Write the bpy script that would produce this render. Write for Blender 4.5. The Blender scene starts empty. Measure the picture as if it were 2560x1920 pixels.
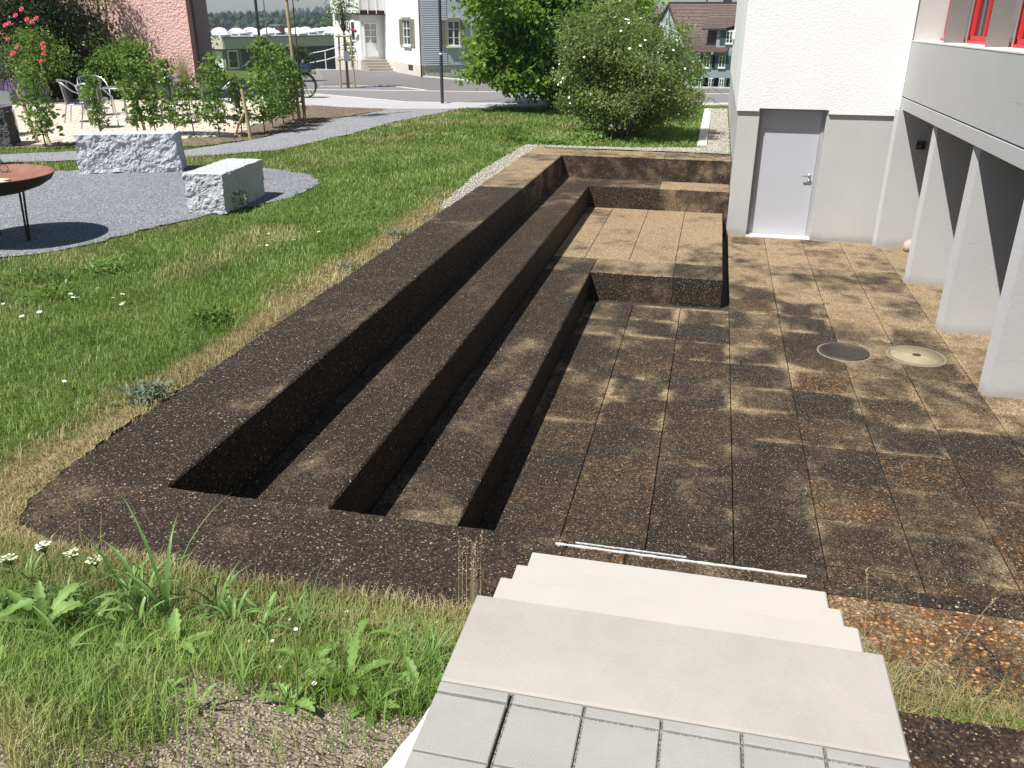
import bpy, math, random
import numpy as np
from mathutils import Vector, Matrix
rnd = random.Random(7); R = np.random.default_rng(11)
scene = bpy.context.scene
COL = scene.collection

# ------------------------------------------------------------------ camera
def cam_axes(yaw, pitch, roll):
    f = Vector((math.sin(yaw)*math.cos(pitch), math.cos(yaw)*math.cos(pitch), -math.sin(pitch)))
    r = Vector((math.cos(yaw), -math.sin(yaw), 0)); u = r.cross(f)
    return r*math.cos(roll)+u*math.sin(roll), u*math.cos(roll)-r*math.sin(roll), f
CAM = Vector((-0.415, -14.702, 3.376))
cr, cu, cf = cam_axes(-0.224, 0.409, 0.004)
cam_data = bpy.data.cameras.new('camera'); cam = bpy.data.objects.new('camera', cam_data); COL.objects.link(cam)
M = Matrix((cr, cu, -cf)).transposed().to_4x4(); M.translation = CAM
cam.matrix_world = M
cam_data.sensor_width = 36; cam_data.lens = 29.63; cam_data.clip_start = .05; cam_data.clip_end = 4000
scene.camera = cam

# ------------------------------------------------------------------ light
SUND = Vector((-.36, -.48, 1)).normalized()          # towards the sun
el = math.asin(SUND.z); az = math.atan2(SUND.x, SUND.y)
w = bpy.data.worlds.new('World'); scene.world = w; w.use_nodes = True
nt = w.node_tree; bg = nt.nodes['Background']; sky = nt.nodes.new('ShaderNodeTexSky'); sky.sky_type = 'NISHITA'
sky.sun_disc = False; sky.sun_elevation = el; sky.sun_rotation = az; sky.dust_density = .8; sky.air_density = 1.0; sky.altitude = 500
nt.links.new(sky.outputs[0], bg.inputs[0]); bg.inputs[1].default_value = .056
sl = bpy.data.lights.new('sun', 'SUN'); sl.energy = 5.0; sl.angle = math.radians(.5); sl.color = (1, .975, .94)
sun = bpy.data.objects.new('sun', sl); COL.objects.link(sun); sun.rotation_euler = (-SUND).to_track_quat('-Z', 'Y').to_euler()
scene.view_settings.view_transform = 'Standard'; scene.view_settings.look = 'None'
scene.view_settings.exposure = 0.54; scene.view_settings.gamma = 1; scene.view_settings.use_curve_mapping = False
scene.render.engine = 'CYCLES'
scene.cycles.max_bounces = 6; scene.cycles.transparent_max_bounces = 6; scene.cycles.volume_bounces = 0

# ------------------------------------------------------------------ materials
class NT:
    def __init__(s, name):
        s.m = bpy.data.materials.new(name); s.m.use_nodes = True; s.t = s.m.node_tree; s.t.nodes.clear()
        s.out = s.n('ShaderNodeOutputMaterial'); s.b = s.n('ShaderNodeBsdfPrincipled'); s.l(s.b.outputs[0], s.out.inputs[0])
    def n(s, ty, **k):
        x = s.t.nodes.new(ty)
        for a, v in k.items(): setattr(x, a, v)
        return x
    def l(s, a, b): s.t.links.new(a, b)
    def put(s, i, v):
        if isinstance(v, (int, float)): i.default_value = v
        elif isinstance(v, (tuple, list)): i.default_value = tuple(v)+(1,) if len(i.default_value) == 4 and len(v) == 3 else v
        else: s.l(v, i)
    def pos(s): return s.n('ShaderNodeNewGeometry').outputs['Position']
    def obj(s): return s.n('ShaderNodeTexCoord').outputs['Object']
    def scale(s, v, sc):
        m = s.n('ShaderNodeMapping'); s.l(v, m.inputs[0]); m.inputs['Scale'].default_value = sc if isinstance(sc, tuple) else (sc,)*3; return m.outputs[0]
    def noise(s, sc, v=None, det=4, rough=.6):
        x = s.n('ShaderNodeTexNoise'); s.put(x.inputs['Scale'], sc); x.inputs['Detail'].default_value = det; x.inputs['Roughness'].default_value = rough
        s.l(v if v is not None else s.pos(), x.inputs['Vector']); return x.outputs[0]
    def vor(s, sc, v=None, feat='F1', rnd=1):
        x = s.n('ShaderNodeTexVoronoi', feature=feat); s.put(x.inputs['Scale'], sc); x.inputs['Randomness'].default_value = rnd
        s.l(v if v is not None else s.pos(), x.inputs['Vector']); return x.outputs['Distance'], x.outputs['Color'] if feat == 'F1' else None
    def m_(s, op, a, b=0., c=0.):
        x = s.n('ShaderNodeMath', operation=op); s.put(x.inputs[0], a); s.put(x.inputs[1], b)
        if op in ('MULTIPLY_ADD', 'SMOOTH_MAX'): s.put(x.inputs[2], c)
        return x.outputs[0]
    def rng(s, v, a, b, c=0., d=1., smooth=True):
        x = s.n('ShaderNodeMapRange', interpolation_type='SMOOTHSTEP' if smooth else 'LINEAR'); s.put(x.inputs[0], v)
        for i, q in enumerate((a, b, c, d)): s.put(x.inputs[i+1], q)
        return x.outputs[0]
    def mix(s, f, a, b, bt='MIX'):
        x = s.n('ShaderNodeMix', data_type='RGBA', blend_type=bt); s.put(x.inputs[0], f); s.put(x.inputs[6], a); s.put(x.inputs[7], b); return x.outputs[2]
    def ramp(s, v, stops):
        x = s.n('ShaderNodeValToRGB'); s.put(x.inputs[0], v); e = x.color_ramp.elements
        while len(e) < len(stops): e.new(.5)
        for q, (p, c) in zip(e, stops): q.position = p; q.color = tuple(c)+(1,)
        return x.outputs[0]
    def sep(s, v):
        x = s.n('ShaderNodeSeparateXYZ'); s.l(v, x.inputs[0]); return x.outputs
    def sepc(s, v):
        x = s.n('ShaderNodeSeparateColor'); s.l(v, x.inputs[0]); return x.outputs
    def bump(s, h, st=.5, d=.01):
        x = s.n('ShaderNodeBump'); x.inputs['Strength'].default_value = st; x.inputs['Distance'].default_value = d; s.l(h, x.inputs['Height']); s.l(x.outputs[0], s.b.inputs['Normal']); return x
    def base(s, c, rough=.8, metal=0., spec=.5):
        s.put(s.b.inputs['Base Color'], c); s.put(s.b.inputs['Roughness'], rough); s.put(s.b.inputs['Metallic'], metal); s.b.inputs['Specular IOR Level'].default_value = spec; return s.m

def simple(name, c, rough=.7, metal=0., var=.15, nsc=3., bump=0., bsc=60., spec=.5):
    s = NT(name); n = s.noise(nsc, det=6)
    c2 = tuple(x*(1-var) for x in c); c3 = tuple(min(1, x*(1+var)) for x in c)
    col = s.ramp(n, [(.3, c2), (.7, c3)])
    if bump: s.bump(s.noise(bsc, det=3), bump, .01)
    return s.base(col, rough, metal, spec)

def agg_mat():
    """exposed aggregate concrete. object colour R = stain amount, G = rust/orange amount, B = edge paleness"""
    s = NT('exposed_aggregate'); P = s.pos(); oi = s.n('ShaderNodeObjectInfo'); oc = s.sepc(oi.outputs['Color'])
    geo = s.scale(P, 1.0)
    wob = s.n('ShaderNodeVectorMath', operation='MULTIPLY_ADD')
    d1, c1 = s.vor(125); cc = s.sepc(c1)
    d2, c2 = s.vor(60); cc2 = s.sepc(c2)
    n1 = s.noise(1.1, det=3); n2 = s.noise(4.5, det=5, rough=.65); n3 = s.noise(22, det=3)
    o = s.sep(s.obj()); ex = s.m_('ABSOLUTE', o[0]); ey = s.m_('ABSOLUTE', o[1])
    e = s.rng(s.m_('ADD', s.m_('MAXIMUM', ex, ey), s.m_('MULTIPLY', s.m_('SUBTRACT', n2, .5), .22)), .17, .30)
    edge = s.m_('MULTIPLY', s.m_('MULTIPLY', e, oc[2]), s.rng(s.noise(1.9, det=4), .42, .62))
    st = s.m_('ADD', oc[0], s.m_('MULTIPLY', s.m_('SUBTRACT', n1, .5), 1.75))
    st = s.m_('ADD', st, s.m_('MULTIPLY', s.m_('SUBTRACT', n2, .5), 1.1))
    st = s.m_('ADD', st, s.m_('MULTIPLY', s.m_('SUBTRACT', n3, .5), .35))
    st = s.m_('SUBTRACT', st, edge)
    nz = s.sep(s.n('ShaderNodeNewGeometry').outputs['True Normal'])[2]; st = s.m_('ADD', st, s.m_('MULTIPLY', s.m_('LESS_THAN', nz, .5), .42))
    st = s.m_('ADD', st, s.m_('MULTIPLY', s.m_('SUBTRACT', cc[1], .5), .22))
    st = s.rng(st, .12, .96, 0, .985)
    # clean colours (pebble by pebble)
    clean = s.ramp(cc[0], [(0, (.12, .07, .028)), (.35, (.25, .17, .088)), (.7, (.40, .295, .165)), (.93, (.55, .44, .29)), (1, (.64, .56, .42))])
    matrix = s.rng(d1, .3, .75)
    clean = s.mix(s.m_('MULTIPLY', matrix, .5), clean, (.12, .085, .05))
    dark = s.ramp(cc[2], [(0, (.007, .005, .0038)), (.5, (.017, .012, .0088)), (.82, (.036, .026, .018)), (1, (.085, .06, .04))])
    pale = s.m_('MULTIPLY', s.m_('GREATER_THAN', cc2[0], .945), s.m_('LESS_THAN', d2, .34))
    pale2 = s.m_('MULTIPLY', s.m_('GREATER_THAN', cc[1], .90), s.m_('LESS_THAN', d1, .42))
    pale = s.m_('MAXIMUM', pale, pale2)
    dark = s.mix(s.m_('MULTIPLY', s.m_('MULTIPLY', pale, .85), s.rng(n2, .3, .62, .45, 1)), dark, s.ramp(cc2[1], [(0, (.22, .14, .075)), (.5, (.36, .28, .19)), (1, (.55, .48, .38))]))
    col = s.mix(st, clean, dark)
    rust = s.m_('MULTIPLY', oc[1], s.rng(s.m_('ADD', n2, s.m_('MULTIPLY', s.m_('SUBTRACT', cc2[2], .5), .35)), .42, .66))
    rc = s.ramp(cc2[1], [(0, (.10, .042, .014)), (.45, (.28, .125, .038)), (.8, (.44, .24, .09)), (1, (.58, .42, .24))])
    rc = s.mix(s.rng(d2, .3, .6, 0, .8), rc, (.06, .03, .014))
    col = s.mix(rust, col, rc)
    h = s.m_('ADD', s.m_('MULTIPLY', d1, -1.), s.m_('MULTIPLY', d2, -.8))
    s.bump(h, .55, .006)
    return s.base(col, .78, 0, .25)
AGG = agg_mat()
JOINT = simple('joint_dirt', (.035, .028, .02), .95)

def leaf_mat(name, lo, mid, hi, trans=.35, rough=.5):
    s = NT(name); a = s.n('ShaderNodeAttribute'); a.attribute_name = 'Col'; c = s.sepc(a.outputs['Color'])
    col = s.ramp(c[0], [(0, lo), (.5, mid), (1, hi)])
    s.base(col, rough, 0, .35)
    t = s.n('ShaderNodeBsdfTranslucent'); s.l(s.mix(.5, col, tuple(min(1, x*1.6) for x in hi)), t.inputs[0])
    mx = s.n('ShaderNodeMixShader'); mx.inputs[0].default_value = trans; s.l(s.b.outputs[0], mx.inputs[1]); s.l(t.outputs[0], mx.inputs[2]); s.l(mx.outputs[0], s.out.inputs[0])
    return s.m
def grass_mat():
    s = NT('grass_blades'); a = s.n('ShaderNodeAttribute'); a.attribute_name = 'Col'; c = s.sepc(a.outputs['Color'])
    g = s.ramp(c[0], [(0, (.06, .145, .018)), (.5, (.14, .265, .04)), (1, (.32, .43, .11))])
    d = s.ramp(c[0], [(0, (.24, .19, .08)), (.5, (.42, .35, .16)), (1, (.62, .54, .30))])
    col = s.mix(c[1], g, d); s.base(col, .55, 0, .3)
    t = s.n('ShaderNodeBsdfTranslucent'); s.l(col, t.inputs[0])
    mx = s.n('ShaderNodeMixShader'); mx.inputs[0].default_value = .35; s.l(s.b.outputs[0], mx.inputs[1]); s.l(t.outputs[0], mx.inputs[2]); s.l(mx.outputs[0], s.out.inputs[0])
    return s.m

def stucco(name, c, sc=28, st=.6, d=.02, var=.04):
    s = NT(name); n = s.noise(sc, det=5, rough=.6); v, _ = s.vor(sc*1.3, feat='SMOOTH_F1')
    s.bump(s.m_('ADD', n, v), st, d)
    return s.base(s.ramp(s.noise(.7, det=5), [(.3, tuple(x*(1-var) for x in c)), (.7, tuple(min(1, x*(1+var)) for x in c))]), .9)

def board_concrete(name, c):
    s = NT(name); P = s.pos(); z = s.sep(P)[2]
    st = s.noise(1., s.scale(P, (1.2, 1.2, 38.)), det=3); ln = s.rng(st, .665, .69)
    big = s.noise(.9, det=6, rough=.65); pit = s.vor(9)[0]; hole = s.m_('LESS_THAN', pit, .035)
    col = s.ramp(big, [(.25, tuple(x*.93 for x in c)), (.75, tuple(min(1, x*1.05) for x in c))])
    gate = s.rng(s.noise(1.7, det=1), .52, .6)
    col = s.mix(s.m_('MULTIPLY', s.m_('MULTIPLY', ln, gate), .35), col, tuple(x*.55 for x in c))
    col = s.mix(hole, col, tuple(x*.4 for x in c))
    col = s.mix(s.m_('MULTIPLY', s.rng(s.m_('ADD', z, s.m_('MULTIPLY', s.m_('SUBTRACT', big, .5), .25)), .0, .16, 1, 0), .45), col, (.25, .2, .15))
    s.bump(s.m_('SUBTRACT', s.noise(30, det=4), s.m_('MULTIPLY', ln, gate)), .25, .008)
    return s.base(col, .75, 0, .3)

def gravel_mat(name, cols, sc=90, bump=.8, patch=None):
    s = NT(name); d, c = s.vor(sc); cc = s.sepc(c); k = len(cols)-1
    col = s.ramp(cc[0], [(i/k, x) for i, x in enumerate(cols)])
    n = s.noise(1.3, det=5); col = s.mix(s.rng(n, .35, .75, 0, .35), col, tuple(x*.75 for x in cols[k//2]))
    s.bump(s.m_('MULTIPLY', d, -1), bump, .012)
    return s.base(col, .95, 0, .2)

def asphalt(name, c):
    s = NT(name); d, cl = s.vor(160); cc = s.sepc(cl); n = s.noise(.45, det=6, rough=.65)
    col = s.ramp(cc[0], [(0, tuple(x*.75 for x in c)), (.8, c), (1, tuple(x*1.35 for x in c))])
    col = s.mix(s.rng(n, .35, .7, 0, .4), col, tuple(x*.8 for x in c)); s.bump(s.noise(120), .3, .004)
    return s.base(col, .9, 0, .3)

def soil_lawn():
    s = NT('lawn_soil'); P = s.pos(); n = s.noise(1.4, det=6); n2 = s.noise(14, det=6, rough=.7); n3 = s.noise(.35, det=3)
    soil = s.ramp(n2, [(.25, (.2, .16, .11)), (.55, (.36, .295, .215)), (.8, (.5, .42, .32))])
    turf = s.ramp(n2, [(.25, (.06, .085, .02)), (.6, (.12, .16, .04)), (.85, (.25, .24, .10))])
    xyz = s.sep(P)
    near = s.rng(s.m_('ADD', xyz[1], s.m_('MULTIPLY', s.m_('SUBTRACT', n, .5), .8)), -12.95, -12.7)       # bare soil beside the landing
    far = s.rng(xyz[0], -2.6, -2.0)
    k = s.m_('SUBTRACT', 1., s.m_('MULTIPLY', s.m_('SUBTRACT', 1., near), far))
    k = s.m_('MULTIPLY', k, s.rng(n, .2, .4))
    fr = s.m_('MULTIPLY', s.rng(s.m_('ADD', xyz[0], s.m_('MULTIPLY', s.m_('SUBTRACT', n, .5), .6)), -4.1, -3.85), s.rng(xyz[1], -2.0, -5.0)); turf = s.mix(fr, turf, s.ramp(n2, [(.25, (.14, .1, .05)), (.6, (.30, .23, .11)), (.85, (.45, .37, .2))]))
    col = s.mix(k, soil, turf)
    d, c = s.vor(26); d3, c3 = s.vor(70)
    s.bump(s.m_('ADD', s.m_('MULTIPLY', n2, 1.4), s.m_('ADD', s.m_('MULTIPLY', d, -.7), s.m_('MULTIPLY', d3, -.4))), 1., .035)
    return s.base(col, 1., 0, .1)

def roof_mat(name, c):
    s = NT(name); P = s.obj(); n = s.noise(2.5, P, det=5); d, cl = s.vor(5., P); cc = s.sepc(cl)
    col = s.ramp(s.m_('ADD', s.m_('MULTIPLY', n, .6), s.m_('MULTIPLY', cc[0], .4)), [(.2, tuple(x*.75 for x in c)), (.8, tuple(x*1.25 for x in c))])
    return s.base(col, .85)

MATS = dict(
    render=stucco('white_render', (.80, .797, .785), 34, .4, .007),
    grey=board_concrete('grey_painted_concrete', (.485, .48, .47)),
    greydk=simple('recess_shade_concrete', (.05, .053, .055), .9),  # grey concrete, with the shade of the recess darkened into its colour
    sill=simple('pale_sill', (.72, .69, .63), .6, var=.03),
    door=simple('door_paint', (.47, .48, .51), .38, var=.02, nsc=1),
    dframe=simple('door_frame_paint', (.36, .365, .38), .45, var=.03),
    steel=simple('brushed_steel', (.62, .62, .62), .28, 1., .05),
    louver=simple('louver_metal', (.23, .225, .21), .5, .3, .06),
    red=simple('red_window_paint', (.55, .025, .03), .4, var=.05),
    glass=None, pane=None,
    pink=stucco('pink_roughcast', (.62, .39, .35), 13, .8, .035, .05),
    white=simple('white_paint', (.82, .82, .8), .6, var=.02),
    cream=simple('cream_plinth', (.62, .58, .52), .9, var=.08, bump=.3),
    shingle=simple('pale_shingle', (.56, .58, .62), .75, var=.06, nsc=8),
    shutter=simple('olive_shutter', (.30, .29, .215), .6, var=.05),
    tealsh=simple('dark_teal_shutter', (.04, .085, .085), .6, var=.1),
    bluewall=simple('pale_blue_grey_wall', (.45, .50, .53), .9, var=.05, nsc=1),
    roof=roof_mat('brown_roof_tiles', (.125, .086, .072)),
    darkwood=simple('dark_brown_wood', (.045, .022, .016), .7),
    step=simple('pale_cast_stone', (.435, .405, .36), .8, var=.05, nsc=2.6, bump=.12, bsc=150),
    landing=None,
    tile=simple('grey_concrete_tile', (.31, .298, .275), .85, var=.08, nsc=6, bump=.25, bsc=180),
    mortar=simple('white_mortar', (.56, .55, .52), .9, var=.05, bump=.5, bsc=90),
    iron=simple('cast_iron_brown', (.085, .060, .050), .55, .5, .15, 20),
    coverc=simple('yellowish_cover_concrete', (.31, .25, .155), .85, var=.2, nsc=7, bump=.3),
    ring=simple('cover_ring_concrete', (.2, .17, .115), .9, var=.15, nsc=9, bump=.3),
    rust=simple('rusty_steel', (.23, .10, .066), .7, .2, .22, 6),
    rustdk=simple('dark_rusty_steel', (.045, .026, .02), .75, .2, .2, 6),
    wood=simple('raw_stake_wood', (.42, .30, .17), .8, var=.18, nsc=7),
    plank=simple('pale_plank', (.62, .52, .36), .8, var=.1, nsc=9),
    bark=simple('bark', (.075, .06, .045), .95, var=.35, nsc=14, bump=1., bsc=30),
    stem=simple('young_stem', (.07, .055, .035), .9),
    alu=simple('brushed_aluminium', (.62, .63, .65), .3, .9, .03),
    rattan=simple('dark_woven_slats', (.07, .072, .078), .6, 0, .15, 60),
    black=simple('black_rubber', (.015, .015, .016), .5),
    navy=simple('navy_crate_plastic', (.025, .03, .07), .5),
    polegrey=simple('anthracite_paint', (.05, .055, .065), .45, .3, .04),
    polelight=simple('galvanised_pole', (.3, .32, .33), .4, .6, .05),
    corr=simple('corrugated_beige', (.60, .56, .47), .7, var=.05),
    froof=simple('factory_roof_felt', (.25, .245, .235), .9),
    dome=simple('skylight_acrylic', (.82, .83, .85), .3, var=.01),
    darkgate=simple('dark_gate', (.035, .042, .048), .5),
    asph=asphalt('asphalt', (.225, .212, .206)),
    asph2=asphalt('asphalt_forecourt', (.185, .172, .165)),
    walk=simple('pale_pavement', (.40, .39, .385), .9, var=.05, nsc=2, bump=.2),
    kerb=simple('kerb_stone', (.50, .49, .46), .9, var=.06, nsc=6),
    paver=simple('warm_paver', (.55, .47, .38), .9, var=.1, nsc=5, bump=.2),
    bedsoil=gravel_mat('bed_soil', [(.06, .045, .03), (.12, .09, .06), (.2, .155, .11), (.3, .25, .19)], 30, 1.),
    gravel=gravel_mat('blue_grey_gravel', [(.09, .095, .105), (.15, .155, .17), (.19, .195, .21), (.24, .245, .26), (.42, .43, .44)], 70, .7),
    path=gravel_mat('path_gravel', [(.13, .135, .14), (.19, .19, .2), (.24, .24, .25), (.3, .3, .31), (.42, .42, .42)], 60, .6),
    chips=gravel_mat('white_chippings', [(.16, .14, .11), (.3, .27, .22), (.4, .37, .31), (.5, .47, .4)], 30, 1.),
    pebble=simple('pale_pebble', (.42, .385, .32), .9, var=.3, nsc=18),
    granite=None, basalt=None,
    lawn=soil_lawn(), grass=grass_mat(),
    leaf_tree=leaf_mat('tree_leaves', (.05, .11, .014), (.125, .23, .03), (.27, .38, .07), .42, .4),
    leaf_rose=leaf_mat('wild_rose_leaves', (.06, .10, .022), (.15, .205, .05), (.29, .35, .12), .38, .45),
    leaf_beam=leaf_mat('hornbeam_leaves', (.05, .10, .016), (.12, .21, .034), (.25, .36, .08), .38, .42),
    leaf_dark=leaf_mat('dark_shrub_leaves', (.018, .035, .012), (.035, .06, .02), (.10, .13, .05), .25, .45),
    leaf_weed=leaf_mat('weed_leaves', (.10, .2, .04), (.17, .3, .065), (.28, .42, .12), .35, .5),
    leaf_reed=leaf_mat('blue_green_grass', (.08, .17, .04), (.15, .27, .07), (.26, .39, .13), .3, .4),
    leaf_grey=leaf_mat('silvery_leaves', (.08, .12, .07), (.14, .19, .12), (.24, .28, .2), .3, .6),
    forest=leaf_mat('forest_foliage', (.010, .022, .010), (.022, .044, .016), (.055, .09, .03), .1, .8),
    lav=simple('lavender_bloom', (.22, .14, .30), .8, var=.3, nsc=20),
    pinkfl=simple('coral_rose_petals', (.78, .16, .17), .6, var=.15, nsc=20),
    whitefl=simple('white_petals', (.82, .82, .76), .6, var=.03),
    yellow=simple('yellow_flower_centre', (.6, .42, .05), .7),
    meadow=simple('distant_meadow', (.09, .15, .035), .95, var=.3, nsc=.02),
    straw=simple('dry_straw', (.40, .33, .2), .8, var=.15, nsc=15),
    moss=simple('moss', (.10, .14, .02), .95, var=.3, nsc=25, bump=1.),
    pinkstone=simple('pinkish_boulder', (.45, .33, .28), .9, var=.15, nsc=12, bump=.8, bsc=30),
)
def cobble(name, lo, hi):
    s = NT(name); n = s.noise(38, det=6, rough=.75); d, c = s.vor(150); cc = s.sepc(c)
    col = s.ramp(s.m_('ADD', s.m_('MULTIPLY', n, .6), s.m_('MULTIPLY', cc[0], .4)), [(.2, lo), (.75, hi)])
    s.bump(s.m_('ADD', s.noise(16, det=8, rough=.7), s.m_('MULTIPLY', n, .3)), 1., .05)
    return s.base(col, .85, 0, .3)
MATS['granite'] = cobble('split_granite', (.50, .51, .53), (.70, .71, .73))
MATS['basalt'] = cobble('dark_split_stone', (.05, .052, .055), (.15, .15, .155))
def land():
    s = NT('landing_stone'); n = s.noise(3.5, det=6); d, c = s.vor(190); cc = s.sepc(c); d2, c2 = s.vor(28); c22 = s.sepc(c2)
    col = s.ramp(n, [(.3, (.335, .31, .275)), (.7, (.40, .37, .33))])
    sp = s.m_('MULTIPLY', s.m_('GREATER_THAN', cc[0], .93), s.m_('LESS_THAN', d, .28)); col = s.mix(s.m_('MULTIPLY', sp, .5), col, (.32, .27, .2))
    sp2 = s.m_('MULTIPLY', s.m_('LESS_THAN', cc[1], .05), s.m_('LESS_THAN', d, .3)); col = s.mix(s.m_('MULTIPLY', sp2, .5), col, (.6, .58, .53))
    sp3 = s.m_('MULTIPLY', s.m_('GREATER_THAN', c22[0], .965), s.m_('LESS_THAN', d2, .12)); col = s.mix(s.m_('MULTIPLY', sp3, .6), col, (.2, .18, .16))
    s.bump(s.noise(160, det=2), .12, .004); return s.base(col, .8, 0, .3)
MATS['landing'] = land()
def glassm(name, c, rough=.06):
    s = NT(name); return s.base(c, rough, 0, .8)
MATS['glass'] = glassm('dark_window_glass', (.02, .025, .028)); MATS['pane'] = glassm('curtained_glass', (.33, .33, .32), .15)

# ------------------------------------------------------------------ mesh helpers
class MB:
    def __init__(s): s.v = []; s.f = []; s.mi = []; s.mats = []; s.cur = 0; s.sm = []
    def mat(s, m):
        m = MATS[m] if isinstance(m, str) else m
        if m not in s.mats: s.mats.append(m)
        s.cur = s.mats.index(m); return s
    def add(s, vs, fs, smooth=False):
        o = len(s.v); s.v += [tuple(x) for x in vs]; s.f += [tuple(i+o for i in f) for f in fs]; s.mi += [s.cur]*len(fs); s.sm += [smooth]*len(fs); return s
    def box(s, a, b, bev=0.):
        (x0, y0, z0), (x1, y1, z1) = a, b
        x0, x1 = min(x0, x1), max(x0, x1); y0, y1 = min(y0, y1), max(y0, y1); z0, z1 = min(z0, z1), max(z0, z1)
        if not bev:
            v = [(x, y, z) for z in (z0, z1) for x, y in ((x0, y0), (x1, y0), (x1, y1), (x0, y1))]
            return s.add(v, [(3, 2, 1, 0), (4, 5, 6, 7), (0, 1, 5, 4), (1, 2, 6, 5), (2, 3, 7, 6), (3, 0, 4, 7)])
        e = bev; v = [(x, y, z0) for x, y in ((x0, y0), (x1, y0), (x1, y1), (x0, y1))]
        v += [(x, y, z1-e) for x, y in ((x0, y0), (x1, y0), (x1, y1), (x0, y1))]
        v += [(x, y, z1) for x, y in ((x0+e, y0+e), (x1-e, y0+e), (x1-e, y1-e), (x0+e, y1-e))]
        fs = [(3, 2, 1, 0), (8, 9, 10, 11)]
        for i in range(4):
            j = (i+1) % 4; fs += [(i, j, 4+j, 4+i), (4+i, 4+j, 8+j, 8+i)]
        return s.add(v, fs)
    def obox(s, c, ax, ay, az, hx, hy, hz):
        c, ax, ay, az = (Vector(q) for q in (c, ax, ay, az)); v = []
        for k in (-1, 1):
            for i, j in ((-1, -1), (1, -1), (1, 1), (-1, 1)): v.append(c+ax*hx*i+ay*hy*j+az*hz*k)
        return s.add(v, [(3, 2, 1, 0), (4, 5, 6, 7), (0, 1, 5, 4), (1, 2, 6, 5), (2, 3, 7, 6), (3, 0, 4, 7)])
    def prism(s, poly, z0, z1, bev=0., jit=0., seg=.05):
        P = [Vector((p[0], p[1])) for p in poly]
        if sum(P[i].x*P[(i+1) % len(P)].y-P[(i+1) % len(P)].x*P[i].y for i in range(len(P))) < 0: P.reverse()
        if jit:
            Q = []
            for i in range(len(P)):
                a, b = P[i], P[(i+1) % len(P)]; n = max(1, int((b-a).length/seg))
                Q += [a.lerp(b, k/n) for k in range(n)]
            P = Q
        n = len(P); I = []
        for i in range(n):
            a, b, c = P[i-1], P[i], P[(i+1) % n]; t1 = (b-a).normalized(); t2 = (c-b).normalized()
            nn = Vector((-(t1.y+t2.y), t1.x+t2.x)); nn = nn.normalized() if nn.length > 1e-6 else Vector((-t1.y, t1.x))
            k = 1/max(.35, math.sqrt(max(0, (1+t1.dot(t2))/2)))
            I.append(b+nn*(bev+rnd.uniform(0, jit))*k)
        v = [(p.x, p.y, z0) for p in P]+[(p.x, p.y, z1-bev-rnd.uniform(0, jit)) for p in P]
        fs = [tuple(range(n-1, -1, -1))]
        for i in range(n): j = (i+1) % n; fs.append((i, j, n+j, n+i))
        if bev:
            v += [(p.x, p.y, z1) for p in I]; fs.append(tuple(range(2*n, 3*n)))
            for i in range(n): j = (i+1) % n; fs.append((n+i, n+j, 2*n+j, 2*n+i))
        else: fs.append(tuple(range(n, 2*n)))
        return s.add(v, fs)
    def tube(s, pts, r, n=8, cap=True, smooth=True):
        pts = [Vector(p) for p in pts]; rs = r if isinstance(r, (list, tuple)) else [r]*len(pts); v = []; fs = []
        u = None
        for i, p in enumerate(pts):
            t = (pts[min(i+1, len(pts)-1)]-pts[max(i-1, 0)]).normalized()
            if u is None: u = t.orthogonal().normalized()
            u = (u-t*u.dot(t)).normalized(); w_ = t.cross(u)
            for k in range(n):
                a = 2*math.pi*k/n; v.append(p+(u*math.cos(a)+w_*math.sin(a))*rs[i])
        for i in range(len(pts)-1):
            for k in range(n): fs.append((i*n+k, i*n+(k+1) % n, (i+1)*n+(k+1) % n, (i+1)*n+k))
        s.add(v, fs, smooth)
        if cap: s.add(v[:n], [tuple(range(n-1, -1, -1))]); s.add(v[-n:], [tuple(range(n))])
        return s
    def lathe(s, prof, n=32, c=(0, 0, 0), smooth=True, a0=0., a1=2*math.pi):
        full = abs(a1-a0-2*math.pi) < 1e-6; m = n if full else n+1; v = []
        for r_, z in prof:
            for k in range(m): a = a0+(a1-a0)*k/n; v.append((c[0]+r_*math.cos(a), c[1]+r_*math.sin(a), c[2]+z))
        fs = []
        for i in range(len(prof)-1):
            for k in range(n): k2 = (k+1) % m; fs.append((i*m+k, i*m+k2, (i+1)*m+k2, (i+1)*m+k))
        return s.add(v, fs, smooth)
    def build(s, name, parent=None, loc=None, rz=0.):
        me = bpy.data.meshes.new(name); me.from_pydata(s.v, [], s.f); me.polygons.foreach_set('material_index', s.mi); me.polygons.foreach_set('use_smooth', s.sm)
        for m in s.mats: me.materials.append(m)
        me.update(); o = bpy.data.objects.new(name, me); COL.objects.link(o)
        if parent: o.parent = parent
        if loc: o.location = loc
        if rz: o.rotation_euler.z = rz
        return o
def npmesh(name, V, F, mat, col=None, parent=None, quads=False):
    """fast mesh from numpy arrays (F: n x 3 or n x 4)"""
    me = bpy.data.meshes.new(name); k = F.shape[1]
    me.vertices.add(len(V)); me.vertices.foreach_set('co', V.astype(np.float32).ravel())
    me.loops.add(F.size); me.loops.foreach_set('vertex_index', F.astype(np.int32).ravel())
    me.polygons.add(len(F)); me.polygons.foreach_set('loop_start', np.arange(0, F.size, k, dtype=np.int32))
    me.update(calc_edges=True)
    if col is not None:
        a = me.color_attributes.new('Col', 'FLOAT_COLOR', 'POINT'); c = np.ones((len(V), 4), np.float32); c[:, :col.shape[1]] = col; a.data.foreach_set('color', c.ravel())
    me.materials.append(MATS[mat] if isinstance(mat, str) else mat)
    o = bpy.data.objects.new(name, me); COL.objects.link(o)
    if parent: o.parent = parent
    return o
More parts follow.
